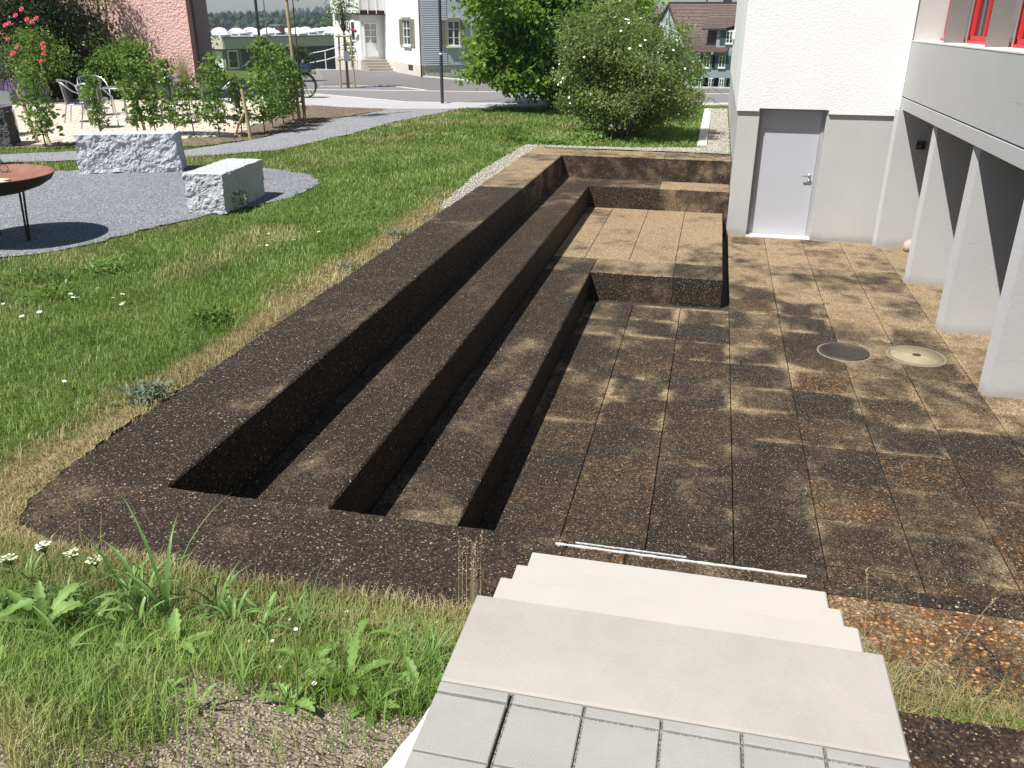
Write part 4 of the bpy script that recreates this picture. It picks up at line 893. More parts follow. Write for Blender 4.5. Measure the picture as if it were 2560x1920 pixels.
# wild rose bush
rb = thing('wild_rose_bush', 'big rounded wild rose bush with small white flowers behind the far seating wall', 'bush', (0, 0, 0))
P, N_, S, T, cc = clump_crown((-2.2, 3.75, 2.25), (1.45, 1.35, 1.1), 170, 235, .15, .066, 9, .78, 1.25)
P2, N2, S2, T2, cc2 = clump_crown((-2.45, 3.95, 3.0), (.75, .75, .8), 40, 170, .13, .06, 19, .6)
P3, N3, S3, T3, cc3 = clump_crown((-2.9, 3.6, 2.95), (.85, .8, .85), 44, 170, .14, .06, 20, .6)
P4, N4, S4, T4, cc4 = clump_crown((-1.05, 3.5, 1.9), (.45, .5, .5), 18, 120, .12, .06, 21, .6)
leaf_mesh('crown', np.concatenate([P, P2, P3, P4]), np.concatenate([N_, N2, N3, N4]), np.concatenate([S, S2, S3, S4]), 'leaf_rose', rb, .6, np.concatenate([T, T2, T3, T4]), 8)
mb = MB().mat('bark')
for k in range(26):
    a = rnd.uniform(0, 6.28); r_ = rnd.uniform(.02, .16); e = Vector((-2.2+math.cos(a)*rnd.uniform(.3, 1.1), 3.5+math.sin(a)*rnd.uniform(.3, 1.), rnd.uniform(1.9, 2.9)))
    b_ = Vector((-2.2+math.cos(a)*r_, 3.35+math.sin(a)*r_, 1.05)); mb.tube([b_, b_.lerp(e, .4)+Vector((0, 0, .25)), e], [.018, .013, .006], 5)
mb.build('stems', rb)
mb = MB().mat('leaf_rose'); 
for (e, b_) in [((-.25, 3.4, 2.0), (-1.2, 3.5, 2.3)), ((-.2, 3.6, 1.75), (-1.1, 3.6, 2.0)), ((-1.3, 3.9, 3.55), (-1.6, 3.9, 3.1))]:
    b_ = Vector(b_); e = Vector(e); mb.tube([b_, b_.lerp(e, .5)+Vector((0, 0, .12)), e], [.01, .007, .003], 5)
mb.mats = [MATS['bark']]; mb.build('shoot', rb)
def petals(mb, c, r, n, facing, cup=.3):
    c = Vector(c); f = Vector(facing).normalized(); u = f.orthogonal().normalized(); w_ = f.cross(u)
    for k in range(n):
        a = 2*math.pi*k/n; d = u*math.cos(a)+w_*math.sin(a); t = -u*math.sin(a)+w_*math.cos(a)
        mb.add([c, c+d*r*.6+t*r*.42+f*r*cup*.4, c+d*r+f*r*cup, c+d*r*.6-t*r*.42+f*r*cup*.4], [(0, 3, 2, 1)])
qf = np.random.default_rng(77); fm = MB().mat('whitefl'); cen = np.array([-2.2, 3.75, 2.25])
for k in range(44):
    d = qf.normal(0, 1, 3); d[1] = -abs(d[1])-.2; d /= np.linalg.norm(d); p_ = cen+d*np.array([1.52, 1.4, 1.2]); p_[2] = max(1.35, p_[2]); petals(fm, p_, .029, 5, Vector(d)+Vector((0, -.3, .6)))
stuff(fm.build('flowers', rb))

# generic leafy column for the young hedge
def hedge_plant(x, y, h, wd, label, n=420, seed=0, gap=.25, leaf=.10):
    t = thing('young_hornbeam', label, 'hedge plant', (x, y, 1.11), 0, 'young hornbeam plants in the hedge row')
    q = np.random.default_rng(seed); P = []; T = []
    ncl = max(6, int(n/28))
    for c in range(ncl):
        zz = gap+(h-gap)*(c+.5)/ncl; wloc = wd*(.55+.45*math.sin(math.pi*min(1, (zz-gap)/(h-gap)*.9+.12))); a = q.uniform(0, 6.28); rr = wloc*q.uniform(.1, .75)
        cp = np.array([rr*math.cos(a), rr*math.sin(a), zz]); P.append(cp+q.normal(0, 1, (n//ncl, 3))*np.array([.11, .11, .075])*max(.6, wloc/.3)); T += [q.uniform(.3, .8)]*(n//ncl)
    P = np.concatenate(P); P[:, 2] = np.maximum(P[:, 2], .06); N_ = P*np.array([1, 1, 0]); N_ /= np.linalg.norm(N_, axis=1)[:, None]+1e-6
    leaf_mesh('foliage', P, N_, q.uniform(.6, 1.2, len(P))*leaf, 'leaf_beam', t, .62, np.array(T), seed, .35)
    mb = MB().mat('stem'); mb.tube([(0, 0, -.05), (q.uniform(-.03, .03), q.uniform(-.03, .03), h*.5), (q.uniform(-.04, .04), 0, h*.95)], [.013, .010, .004], 6)
    for k in range(9):
        z = gap+(h-gap)*k/9; a = q.uniform(0, 6.28); mb.tube([(0, 0, z), (wd*.8*math.cos(a), wd*.8*math.sin(a), z+.15)], [.005, .002], 4)
    mb.build('stem', t); return t
hp = [(-12.72, -.62, 1.45, .33, 'young leafy hedge plant beside the leftmost wooden stake', 560), (-12.45, .62, 1.25, .24, 'young hedge plant in front of the first aluminium chair', 330), (-11.9, 1.05, 1.5, .24, 'slender hedge plant just right of the first chair back', 420),
      (-11.62, 1.25, 1.45, .25, 'hedge plant in the middle, left of a crooked stake', 460), (-11.2, 1.3, 1.5, .36, 'wide pale hedge plant in front of the pink wall', 420), (-10.8, 1.35, 1.15, .26, 'thin hedge plant with a long bare stem above the granite block', 260),
      (-10.32, 1.5, 1.55, .36, 'bushy hedge plant below the dark corner board of the pink house', 640), (-9.95, 1.75, 1.15, .2, 'small hedge plant directly left of the slanted stake', 240), (-9.75, 2.35, 1.75, .33, 'tall hedge plant right of the slanted stake', 620), (-9.95, 3.1, 1.85, .34, 'tall dense hedge plant with a pointed top', 700),
      (-10.1, 3.9, 1.7, .42, 'broad dense hedge plant second from the tall sapling stake', 800), (-10.2, 4.6, 1.45, .38, 'rightmost dense hedge plant at the sapling stake', 700)]
for i, (x, y, h, wd, lb_, n) in enumerate(hp): hedge_plant(x, y, h, wd, lb_, int(n*1.35), 40+i)
def stake(x, y, h, r, label, lean=(0, 0)):
    mb = MB().mat('wood'); mb.tube([(0, 0, -.1), (lean[0]*.5, lean[1]*.5, h*.5), (lean[0], lean[1], h)], r, 10); return tag(mb.build('wooden_stake', None, (x, y, 1.11)), label, 'stake')
stake(-13.1, -.35, 1.0, .035, 'round wooden stake at the left end of the hedge', (-.22, 0)); stake(-12.75, -.42, .62, .028, 'short diagonal strut leaning against the leftmost stake', (-.32, .1))
stake(-11.78, 1.15, .85, .03, 'wooden stake among the hedge leaves left of centre', (-.12, 0)); stake(-9.62, 1.5, .95, .035, 'slanted pale stake at the hedge corner near the gravel path', (-.1, .05)); stake(-10.0, 1.45, .5, .026, 'short strut leaning right against the slanted corner stake', (.3, .05))
stake(-10.1, 4.72, 5.6, .04, 'very tall raw wooden sapling stake beside the bicycle', (-.12, .02)); stake(-9.98, 4.78, .95, .032, 'short round stake at the foot of the tall sapling stake', (0, 0)); stake(-10.12, 4.45, .9, .03, 'stub stake left of the tall sapling stake', (-.05, 0))
sp = thing('sapling', 'thin young tree tied to the very tall stake, leaves only at its top', 'tree', (-10.02, 4.8, 1.1))
MB().mat('stem').tube([(0, 0, 0), (-.02, 0, 2.2), (.02, 0, 5.2)], [.02, .015, .006], 6).build('trunk', sp)
P, N_, S, T, cc = clump_crown((0.15, 0, 3.1), (.35, .3, .35), 10, 40, .12, .09, 31, .5); leaf_mesh('crown', P, N_, S, 'leaf_dark', sp, .6, T, 31)

# young tree with three stakes by the house
yt = thing('young_street_tree', 'young street tree with sparse foliage tied between wooden stakes by the white house', 'tree', (-13.07, 14.6, 1.1))
MB().mat('stem').tube([(0, 0, 0), (0, 0, 1.8), (-.05, 0, 3.4)], [.035, .03, .012], 8).build('trunk', yt)
P, N_, S, T, cc = clump_crown((-.1, 0, 2.75), (.75, .6, .8), 38, 26, .13, .10, 33, .5); leaf_mesh('crown', P, N_, S, 'leaf_rose', yt, .5, T, 33)
mb = MB().mat('stem'); limbs(mb, (0, 0, 1.8), cc, .012, 26, 4, n=4); mb.build('branches', yt)
tp = thing('tree_support', 'wooden three-post frame around the young street tree', 'tree stakes', (-13.07, 14.6, 1.1))
for dx in (-.26, .0, .28): MB().mat('wood').tube([(dx*1.0, .08 if dx == 0 else 0, -.1), (dx*.8, 0.02, 1.76)], .035 if dx else .05, 8).build('post', tp)
for z in (.95, 1.7): MB().mat('wood').tube([(-.3, -.03, z), (.3, -.03, z)], .03, 8).build('crossbar', tp)
sg = MB().mat('polelight').box((-.11, -.012, 0), (.11, .0, .32)); tag(sg.build('notice_board', None, (-12.98, 14.50, 2.0)), 'small blank grey notice plate fixed to the tree stakes', 'sign')

# shrubs and flowers by the pink house
def shrub(name, label, c, rad, ncl, per, clr, size, mat, seed, stems=14, cat='shrub'):
    t = thing(name, label, cat, (c[0], c[1], 1.1)); P, N_, S, T, cc = clump_crown((0, 0, c[2]-1.1), rad, ncl, per, clr, size, seed, .7, .1)
    leaf_mesh('foliage', P, N_, S, mat, t, .6, T, seed); mb = MB().mat('stem'); limbs(mb, (0, 0, 0), cc, .025, stems, seed, n=5); mb.build('stems', t); return t
shrub('dark_evergreen', 'tall dark evergreen shrub filling the top left corner against the pink wall', (-20.0, 8.0, 3.2), (1.75, .9, 2.3), 220, 190, .27, .10, 'leaf_dark', 51, 30)
shrub('climbing_shrub', 'thin shrub branches reaching over the pink wall top left', (-18.1, 8.55, 4.15), (.8, .35, 1.0), 26, 50, .2, .08, 'leaf_rose', 52, 20)
shrub('cherry_laurel', 'rounded glossy green shrub in front of the pink wall', (-17.5, 8.35, 1.95), (.95, .5, .85), 80, 150, .18, .10, 'leaf_beam', 53)
shrub('variegated_shrub', 'white-speckled shrub behind the lavender at the left picture edge', (-20.6, 7.2, 1.9), (1.15, .4, .9), 80, 150, .2, .06, 'leaf_grey', 54)
shrub('green_ground_shrub', 'low dark shrub at the foot of the pink wall corner', (-15.6, 8.75, 1.5), (.5, .3, .45), 16, 90, .12, .07, 'leaf_dark', 58)
rs = shrub('rose_shrub', 'rose shrub with coral pink blooms above the lavender', (-19.0, 6.9, 2.3), (.85, .4, .85), 50, 110, .18, .08, 'leaf_beam', 55)
qr = random.Random(5)
for (dx, dz) in [(-.75, 2.0), (-.5, 2.1), (-.38, 2.15), (-.55, 1.75), (-.1, 2.35), (.2, 2.25), (.25, 2.5), (.42, 2.2), (.5, 2.28), (-.25, 1.55), (-.9, 1.9), (-.65, 1.9), (.62, 1.65), (.66, 1.55), (.58, 1.4), (-.45, 1.35), (-.3, 1.4), (.5, 1.2)]:
    fm = MB().mat('pinkfl')
    for k in range(3): petals(fm, (0, 0, 0), .075-.02*k, 6, (.1, -1, .5), .5+.5*k)
    fm.build('bloom', rs, (dx, -.35+qr.uniform(-.1, .1), dz-.05))
lv = thing('lavender', 'purple lavender clump at the edge of the paved terrace', 'lavender', (-19.4, 6.3, 1.15))
lm = MB().mat('lav')
for k in range(240):
    x = qr.uniform(-1.2, .9); y = qr.uniform(-.25, .35); h = qr.uniform(.35, .75)*(1-.3*abs(x)); a = qr.uniform(-.12, .12); lm.tube([(x+a*.6, y, h*.62), (x+a, y, h)], [.016, .007], 4)
stuff(lm.build('blooms', lv))
P = np.stack([R.uniform(-1.2, .9, 2600), R.uniform(-.3, .35, 2600), R.uniform(0, .42, 2600)], 1); leaf_mesh('foliage', P, np.tile(np.array([[0, 0, 1.]]), (len(P), 1)), R.uniform(.04, .09, len(P)), 'leaf_grey', lv, .2, None, 61, -.8)
gt = thing('ornamental_grass', 'straw-coloured ornamental grass fountain at the pink house corner', 'grass', (-15.55, 8.55, 1.12))
gm = MB().mat('straw')
for k in range(150):
    a = qr.uniform(0, 6.28); r_ = qr.uniform(.05, .42); h = qr.uniform(.7, 1.45); gm.tube([(0, 0, 0), (r_*.35*math.cos(a), r_*.35*math.sin(a)*.6, h*.6), (r_*math.cos(a), r_*math.sin(a)*.6, h)], [.006, .005, .002], 3, False)
gm.build('blades', gt)
tag(strip('planter_edge', [(-23, 7.45), (-20, 7.55), (-17.2, 7.8), (-14.9, 8.2)], .1, 1.0, 1.17, 'kerb'), 'low pale kerb between the flower bed and the paved terrace', 'edging')
sheet('flower_bed', [(-23, 7.5), (-14.9, 8.25), (-14.8, 9.1), (-23, 9.3)], 1.15, 'bedsoil')
# shrubs near road and gardens
shrub('round_shrub', 'small round green shrub just right of the tall sapling stake', (-16.3, 17.4, 1.75), (.55, .5, .55), 22, 110, .13, .09, 'leaf_dark', 62)
shrub('garden_shrub', 'leafy green shrub beside the handrail at the white house corner', (-17.4, 26.3, 1.75), (.7, .6, .7), 22, 90, .16, .11, 'leaf_rose', 63)
shrub('yellow_flowering_shrub', 'yellow-green flowering shrub beyond the road between bush and white building', (-1.75, 21, 1.1), (.75, .6, .55), 22, 110, .13, .09, 'leaf_weed', 64)
shrub('far_tree', 'green tree beside the factory roof at the pink house corner', (-58.5, 75, 1.0), (3.2, 3, 4.6), 60, 120, .6, .35, 'leaf_tree', 65, 20, 'tree')
gb = shrub('garden_rose', 'red and pink rose bush climbing below the shaded window of the white house', (-9.9, 20.6, 1.85), (.55, .4, .65), 26, 70, .13, .09, 'leaf_beam', 66)
rf = MB().mat('pinkfl')
for k in range(16): petals(rf, (rnd.uniform(-.5, .5), -.42, rnd.uniform(.2, 1.3)), .05, 5, (0, -1, .4))
stuff(rf.build('blooms', gb))
shrub('garden_meadow', 'tall wild garden plants along the white house side wall', (-8.6, 20.0, 1.4), (1.3, .5, .45), 40, 90, .15, .09, 'leaf_rose', 67)
fn = thing('garden_fence', 'low wire and post garden fence at the shaded side of the white house', 'fence', (0, 0, 0))
for k in range(9):
    t = k/8; MB().mat('polelight').tube([(-12.2+2.2*t, 21.2-1.5*t, 1.1), (-12.2+2.2*t, 21.2-1.5*t, 1.75)], .012, 5).build('post', fn)
for z in (1.3, 1.5, 1.7): MB().mat('polelight').tube([(-12.2, 21.2, z), (-10.0, 19.7, z)], .008, 4).build('wire', fn)
for k in range(3): tag(MB().mat('mortar').prism([(-.10, -.06), (.10, -.06), (.10, .06), (-.1, .06)], 0, .5-.05*k, .01).build('stone_post', None, (-9.05+.42*k, 19.35-.1*k, 1.1)), ['leftmost of the low white stone posts behind the garden kerb', 'middle low white stone post behind the garden kerb', 'low white stone post nearest the big tree'][k], 'stone post')

# ------------------------------------------------------------------ paved terrace: individual pavers
pv = None; ang = math.radians(22); ca, sa = math.cos(ang), math.sin(ang); cnt = 0; rest = MB().mat('paver')
cands = []
for i in range(-40, 60):
    for j in range(-40, 60):
        u = i*.40+(j % 2)*.2; v = j*.26; x = -12+u*ca-v*sa; y = 2+u*sa+v*ca
        if inpoly([x], [y], TERR)[0] and -22 < x: cands.append(((x+.4)**2+(y+14.7)**2, x, y))
cands.sort(); cands = cands[:1500]
for d, x, y in cands:
    if cnt < 290:
        if pv is None:
            o = MB().mat('paver').box((-.195, -.125, -.03), (.195, .125, 0), .005).build('paver', tb); pv = o
        else: o = pv.copy(); COL.objects.link(o)
        o.location = (x, y, 1.14+rnd.uniform(-.002, .002)); o.rotation_euler.z = ang; cnt += 1
    else:
        v = [(x+a*ca-b*sa, y+a*sa+b*ca, 1.139) for a, b in ((-.195, -.125), (.195, -.125), (.195, .125), (-.195, .125))]; rest.add(v, [(0, 1, 2, 3)])
stuff(rest.build('far_pavers', tb))

# ------------------------------------------------------------------ aluminium chairs and tables
def chair():
    t = thing('aluminium_chair', 'x', 'chair', (0, 0, 0), 0, 'aluminium terrace chairs')
    MB().mat('alu').tube([(.27*math.cos(a), .25*math.sin(a), .40) for a in np.linspace(0, 2*math.pi, 25)], .015, 6).build('seat_frame', t)
    s_ = MB().mat('rattan'); s_.lathe([(0, .405), (.255, .405), (.255, .39)], 24); s_.build('seat', t)
    back = MB().mat('rattan')
    for k in range(25):
        a = math.radians(-90-58+116*k/24); a2 = a+math.radians(4.5); f = abs((k-12)/12); top = .91-.12*f**2.2
        for (za, zb_, r1, r2) in ((.42, .62, .215+.0*f, .26), (.62, top, .26, .31)):
            back.add([(r1*math.cos(a), r1*math.sin(a), za), (r1*math.cos(a2), r1*math.sin(a2), za), (r2*math.cos(a2), r2*math.sin(a2), zb_), (r2*math.cos(a), r2*math.sin(a), zb_)], [(0, 1, 2, 3)])
    back.build('backrest', t)
    pts = []
    for k in range(25):
        f = -1+2*k/24; a = math.radians(-90+f*98); pts.append((.325*math.cos(a), .325*math.sin(a), .93-.16*abs(f)**1.6 if abs(f) < .6 else .86-.17*(abs(f)-.6)/.4))
    MB().mat('alu').tube(pts, .017, 8).build('back_rail', t)
    for sx in (-1, 1):
        MB().mat('alu').tube([(.32*sx, .04, .69), (.32*sx, .16, .64), (.29*sx, .24, .38), (.29*sx, .27, 0)], .015, 8).build('leg', t)
        MB().mat('alu').tube([(.22*sx, -.22, .88), (.20*sx, -.18, .40), (.25*sx, -.28, 0)], .015, 8).build('leg', t)
    return t
ch0 = chair(); ch0.location = (-13.6, 2.1, 1.14); ch0.rotation_euler.z = .1; ch0['label'] = 'aluminium chair with dark woven back turned to the camera behind the granite block'
dup(ch0, (-12.45, 3.3, 1.14), -.25, 'aluminium chair half hidden by hedge leaves right of the front chair')
dup(ch0, (-14.75, 2.95, 1.14), -1.15, 'aluminium chair on the left side of the round table')
dup(ch0, (-13.55, 4.6, 1.14), 2.6, 'aluminium chair beyond the round table with a bright top rail')
dup(ch0, (-15.3, 4.3, 1.14), -2.2, 'aluminium chair at the back left of the round table')
dup(ch0, (-11.7, 4.3, 1.14), 1.9, 'aluminium chair at the right end of the terrace behind the hedge')
tb_ = thing('round_table', 'round aluminium cafe table between the terrace chairs', 'table', (-13.9, 3.5, 1.14))
MB().mat('alu').lathe([(0, .72), (.42, .72), (.425, .735), (.42, .745), (0, .745)], 40).build('table_top', tb_); MB().mat('alu').tube([(0, 0, 0), (0, 0, .72)], .03, 10).build('pedestal', tb_)
for a in (0.4, 1.97, 3.54, 5.11): MB().mat('alu').tube([(0, 0, .08), (.3*math.cos(a), .3*math.sin(a), .01)], .014, 6).build('foot', tb_)
dup(tb_, (-12.35, 4.3, 1.14), .3, 'second round aluminium table mostly hidden by the hedge')
ac = thing('garden_armchair', 'metal tube armchair at the left picture edge behind the dark stone block', 'armchair', (-14.75, .25, 1.14), .15)
for dx in (.42, -.42):
    MB().mat('alu').tube([(dx, .3, 0), (dx, .28, .5), (dx, .18, .60), (dx, -.3, .62), (dx, -.36, .55), (dx, -.4, 0)], .018, 8).build('arm_frame', ac)
    MB().mat('alu').tube([(dx*.93, .3, .2), (dx*.93, .25, .45), (dx*.93, .15, .54), (dx*.93, -.3, .56)], .014, 8).build('arm_tube', ac)
MB().mat('alu').box((-.4, -.3, .38), (.4, .3, .42)).build('seat', ac); MB().mat('alu').box((-.4, .28, .42), (.4, .31, .85)).build('backrest', ac)
# bicycle
bk = thing('bicycle', 'dark bicycle with a navy crate on its carrier, parked behind the hedge end', 'bicycle', (-12.62, 10.35, 1.127), .08)
def wheel(x):
    r_ = .34; t = MB().mat('black'); t.tube([(x+r_*math.cos(a), 0, r_+.01+r_*math.sin(a)) for a in np.linspace(0, 2*math.pi, 33)], .024, 8, False); o = t.build('wheel', bk)
    MB().mat('polegrey').tube([(x+.315*math.cos(a), 0, r_+.01+.315*math.sin(a)) for a in np.linspace(0, 2*math.pi, 33)], .010, 6, False).build('rim', o)
    s_ = MB().mat('polelight')
    for k in range(16): a = k*math.pi/8; s_.tube([(x, 0, r_+.01), (x+.31*math.cos(a), 0, r_+.01+.31*math.sin(a))], .003, 3)
    s_.build('spokes', o); MB().mat('polegrey').tube([(x, -.05, r_+.01), (x, .05, r_+.01)], .03, 10).build('hub', o)
wheel(0); wheel(-1.1)
fr = MB().mat('polegrey'); bbp = (-.45, 0, .30)
for a, b in [((0, .03, .35), bbp), ((0, .03, .35), (-.28, 0, .80)), (bbp, (-.26, 0, .86)), (bbp, (-.86, 0, .75)), ((-.28, 0, .78), (-.86, 0, .86)), ((-.84, 0, .98), (-.9, 0, .70)), ((-.9, 0, .7), (-1.1, 0, .35))]: fr.tube([a, b], .02, 8)
fr.build('frame', bk); MB().mat('black').tube([(-.14, 0, .97), (-.3, 0, .96), (-.4, 0, .95)], [.06, .05, .02], 8).build('saddle', bk); MB().mat('black').tube([(-.25, 0, .84), (-.25, 0, .96)], .014, 6).build('seat_post', bk)
MB().mat('black').tube([(-.76, -.28, 1.03), (-.82, -.1, 1.03), (-.82, .1, 1.03), (-.76, .28, 1.03)], .014, 6).build('handlebar', bk)
MB().mat('black').tube([(.1, 0, .70), (.1, 0, .72), (-.25, 0, .72)], .012, 6).build('carrier', bk); MB().mat('black').tube([(.02, -.05, .35), (.16, -.1, .02)], .01, 6).build('kickstand', bk)
mg = MB().mat('polegrey'); mg.tube([(.38*math.cos(a), 0, .35+.38*math.sin(a)) for a in np.linspace(-.2, 1.9, 12)], .014, 6, False); mg.build('mudguard', bk)
cr_ = MB().mat('navy'); cr_.box((-.2, -.14, 0), (.2, .14, .02)); 
for a, b in (((-.2, -.14, .02), (-.19, .14, .24)), ((.19, -.14, .02), (.2, .14, .24)), ((-.19, -.14, .02), (.19, -.13, .10)), ((-.19, -.14, .15), (.19, -.13, .24)), ((-.19, .13, .02), (.19, .14, .24))): cr_.box(a, b)
for k in range(6): cr_.box((-.18+k*.07, -.139, .10), (-.165+k*.07, -.131, .15))
tag(cr_.build('plastic_crate', None, (-12.62, 10.33, 1.87), .08), 'navy plastic crate strapped on the bicycle carrier', 'crate')
bg_ = MB().mat('black'); bg_.add(*rock((0, 0, .12), (.11, .09, .2), 4, 2), True); tag(bg_.build('bag', None, (-12.6, 10.33, 1.93)), 'small black bag standing in the navy bicycle crate', 'bag')

# ------------------------------------------------------------------ grass
def blades(P, Z, H, W, lean, col, dry, name, mat='grass', seed=0, quant=None, parent=None):
    q = np.random.default_rng(seed); n = len(P); a = q.uniform(0, 6.283, n); d = np.stack([np.cos(a), np.sin(a)], 1); p = np.stack([-d[:, 1], d[:, 0]], 1)
    def V3(xy, z): return np.concatenate([xy, z[:, None]], 1)
    ln = (lean*H)[:, None]; w_ = W[:, None]
    v0 = V3(P-p*w_/2, Z-.01); v1 = V3(P+p*w_/2, Z-.01); c1 = P+d*ln*.3
    v2 = V3(c1-p*w_*.42, Z+H*.55); v3 = V3(c1+p*w_*.42, Z+H*.55); v4 = V3(P+d*ln, Z+H*(1-.25*np.clip(lean, 0, 1)))
    V = np.stack([v0, v1, v2, v3, v4], 1).reshape(-1, 3); k = 5*np.arange(n)[:, None]
    F = np.concatenate([k+np.array([[0, 1, 3]]), k+np.array([[0, 3, 2]]), k+np.array([[2, 3, 4]])])
    c = np.repeat(np.stack([np.clip(col, 0, 1), np.clip(dry, 0, 1)], 1), 5, 0)
    return npmesh(name, V, F, mat, c, parent)
def vnoise(x, y, s_, seed):
    q = np.random.default_rng(seed); n = 128; g = q.random((n, n)); u = x/s_; v = y/s_; i = np.floor(u).astype(int); j = np.floor(v).astype(int); fu = sm(u-i); fv = sm(v-j)
    a = g[i % n, j % n]*(1-fu)+g[(i+1) % n, j % n]*fu; b = g[i % n, (j+1) % n]*(1-fu)+g[(i+1) % n, (j+1) % n]*fu; return a*(1-fv)+b*fv
benches = [[(-10.3, -3.25), (-8.6, -2.5), (-8.6, -2.0), (-10.3, -2.8)], [(-6.85, -5.3), (-6.3, -5.25), (-6.25, -3.95), (-6.9, -3.95)]]
def lawn_ok(x, y):
    ok = ~(inpoly(x, y, CIRCLE) | inpoly(x, y, PATH) | inpoly(x, y, BED) | inpoly(x, y, TERR) | inpoly(x, y, WALK) | inpoly(x, y, CHIP) | inpoly(x, y, ROAD))
    ok &= ~((x > -3.72+.11*vnoise(x, y, .09, 71)) & (y > -12.07+.13*vnoise(x, y, .09, 72)) & (y < 1.78)); ok &= ~((x > -1.04) & (y < -11)); ok &= ~((x > -.70) & (y > 1)); ok &= x < 0
    for b in benches: ok &= ~inpoly(x, y, b)
    ok |= inpoly(x, y, CORNER)
    ok |= inpoly(x, y, [(-11, 14)]*3)
    return ok
zones = [((-4.8, -1.03, -14.2, -12.0), 14500, 0), ((-6.5, -2.15, -12.1, -8.0), 4200, 1), ((-9.5, -3.56, -8.0, -4.0), 2200, 2), ((-9.5, -3.68, -12.0, -8.0), 1500, 2), ((-14, -3.68, -4.0, 1.9), 1100, 3), ((-8.6, -.65, 1.7, 12), 700, 4), ((-11.5, -8.0, 5.5, 9), 250, 4), ((-13, -2, 18, 21), 60, 4)]
gp_, gz, gh, gw, gl, gc, gd = [], [], [], [], [], [], []
for zi, ((xa, xb, ya, yb), den, lv_) in enumerate(zones):
    q = np.random.default_rng(100+zi); n = int((xb-xa)*(yb-ya)*den); x = q.uniform(xa, xb, n); y = q.uniform(ya, yb, n)
    if zi == 3: k = (x < -6.5); x, y = x[k], y[k]
    ok = lawn_ok(x, y)
    if zi >= 7: ok = np.ones(len(x), bool) if zi == 8 else (y > 21.3-(x+12.5)*.75) & (y > 18.9)
    f = np.arctan2(x-CAM.x, y-CAM.y); ok &= (f > -.224-.68) & (f < .5)
    x, y = x[ok], y[ok]; dens = vnoise(x, y, .55, 5)*.6+vnoise(x, y, .17, 6)*.4
    bare = np.zeros(len(x)); 
    near = (y < -12) ; soil = sm((-12.74-y)/.25)*sm((x+2.05+.3*(vnoise(x, y, .3, 31)-.5))/.35); bare = np.where(near, soil*.95, 0)
    bare = np.maximum(bare, np.where((x < -6) & (y < -6.5), .45*sm((vnoise(x, y, .8, 9)-.35)/.3), 0))
    keep = q.random(len(x)) > np.clip(bare+np.clip(.42-dens, 0, 1)*1.6, 0, .985); x, y, dens = x[keep], y[keep], dens[keep]; n = len(x)
    big = vnoise(x, y, 1.3, 12); d_edge = np.where((y > -12.05) & (y < 2), -3.68-x, 9.); d_edge = np.where(y <= -12.05, np.minimum(9, (-12.05-y)), d_edge)
    edge = 1-sm((d_edge-.10-.34*vnoise(x, y, .45, 8))/.24); edge = np.where(y > -3, edge*.4, edge); edge = np.where(y < -12.05, edge*.42, edge)
    dry = np.clip(edge*1.15+q.normal(0, .16, n)+np.clip((vnoise(x, y, .75, 33)-.62)*2.2, 0, .6)+np.where(x < -6.3, .45, 0)*(vnoise(x, y, .9, 14))+.03, 0, 1); dry = np.where(q.random(n) < .03, .9, dry)
    H = {0: .078, 1: .052, 2: .05, 3: .055, 4: .06}[lv_]*q.uniform(.45, 1.35, n)*(.65+.8*dens)*(1-.2*edge); W = {0: .0032, 1: .0045, 2: .007, 3: .010, 4: .016}[lv_]*q.uniform(.6, 1.2, n)
    tall = q.random(n) < .006; H = np.where(tall, H*2.2, H)
    gp_.append(np.stack([x, y], 1)); gz.append(np.where((x > -3.80) & (y > -12.10) & (y < 1.78), 1.125, terrain(x, y))); gh.append(H); gw.append(W); gl.append(q.uniform(.1, .95, n)); gc.append(np.clip(.12+.5*vnoise(x, y, .5, 21)+.35*vnoise(x, y, .16, 22)+q.normal(0, .18, n), 0, 1)); gd.append(dry)
gr = blades(*[np.concatenate(a) for a in (gp_, gz, gh, gw, gl, gc, gd)], 'grass', seed=3); stuff(gr)
NB = len(np.concatenate(gh)); print('grass blades', NB)

# grass verges: dry grass at the foot of the dark block right of the stair, and a little on the ledge
def tuft(name, label, cx, cy, z, n, rad, h, w_, mat, seed, lean=(.2, .9), cat='grass tuft', tone=.5, dry=0., yscale=1., group=None):
    q = np.random.default_rng(seed); P = q.normal(0, rad, (n, 2))*np.array([1, yscale]); o = blades(P, np.zeros(n), h*q.uniform(.45, 1.1, n), w_*q.uniform(.6, 1.3, n), q.uniform(*lean, n), q.normal(tone, .2, n), np.clip(q.normal(dry, .15, n), 0, 1), name, mat, seed)
    o.location = (cx, cy, z); return tag(o, label, cat, group) if label else stuff(o)
q = np.random.default_rng(8); n = 5200; x = q.uniform(.24, 1.9, n); y = -12.16-.07*(x-.3)+q.normal(0, .10, n); y = np.clip(y, -12.45, -11.8)
stuff(blades(np.stack([x, y], 1), np.full(n, Z1-.005), q.uniform(.03, .13, n)*(.6+.8*vnoise(x, y, .12, 3)), q.uniform(.0012, .0026, n), q.uniform(.5, 2.2, n), q.uniform(.1, .8, n), np.clip(q.normal(.85, .25, n), 0, 1), 'dry_grass', seed=9))
q = np.random.default_rng(18); n = 900; x = q.uniform(.27, 1.6, n); y = -12.50+q.normal(0, .02, n)
stuff(blades(np.stack([x, y], 1), np.full(n, 1.35), q.uniform(.02, .07, n), q.uniform(.002, .004, n), q.uniform(.5, 1.6, n), q.uniform(.3, 1, n), np.clip(q.normal(.4, .3, n), 0, 1), 'moss_fringe', seed=19))
mb = MB().mat('moss')
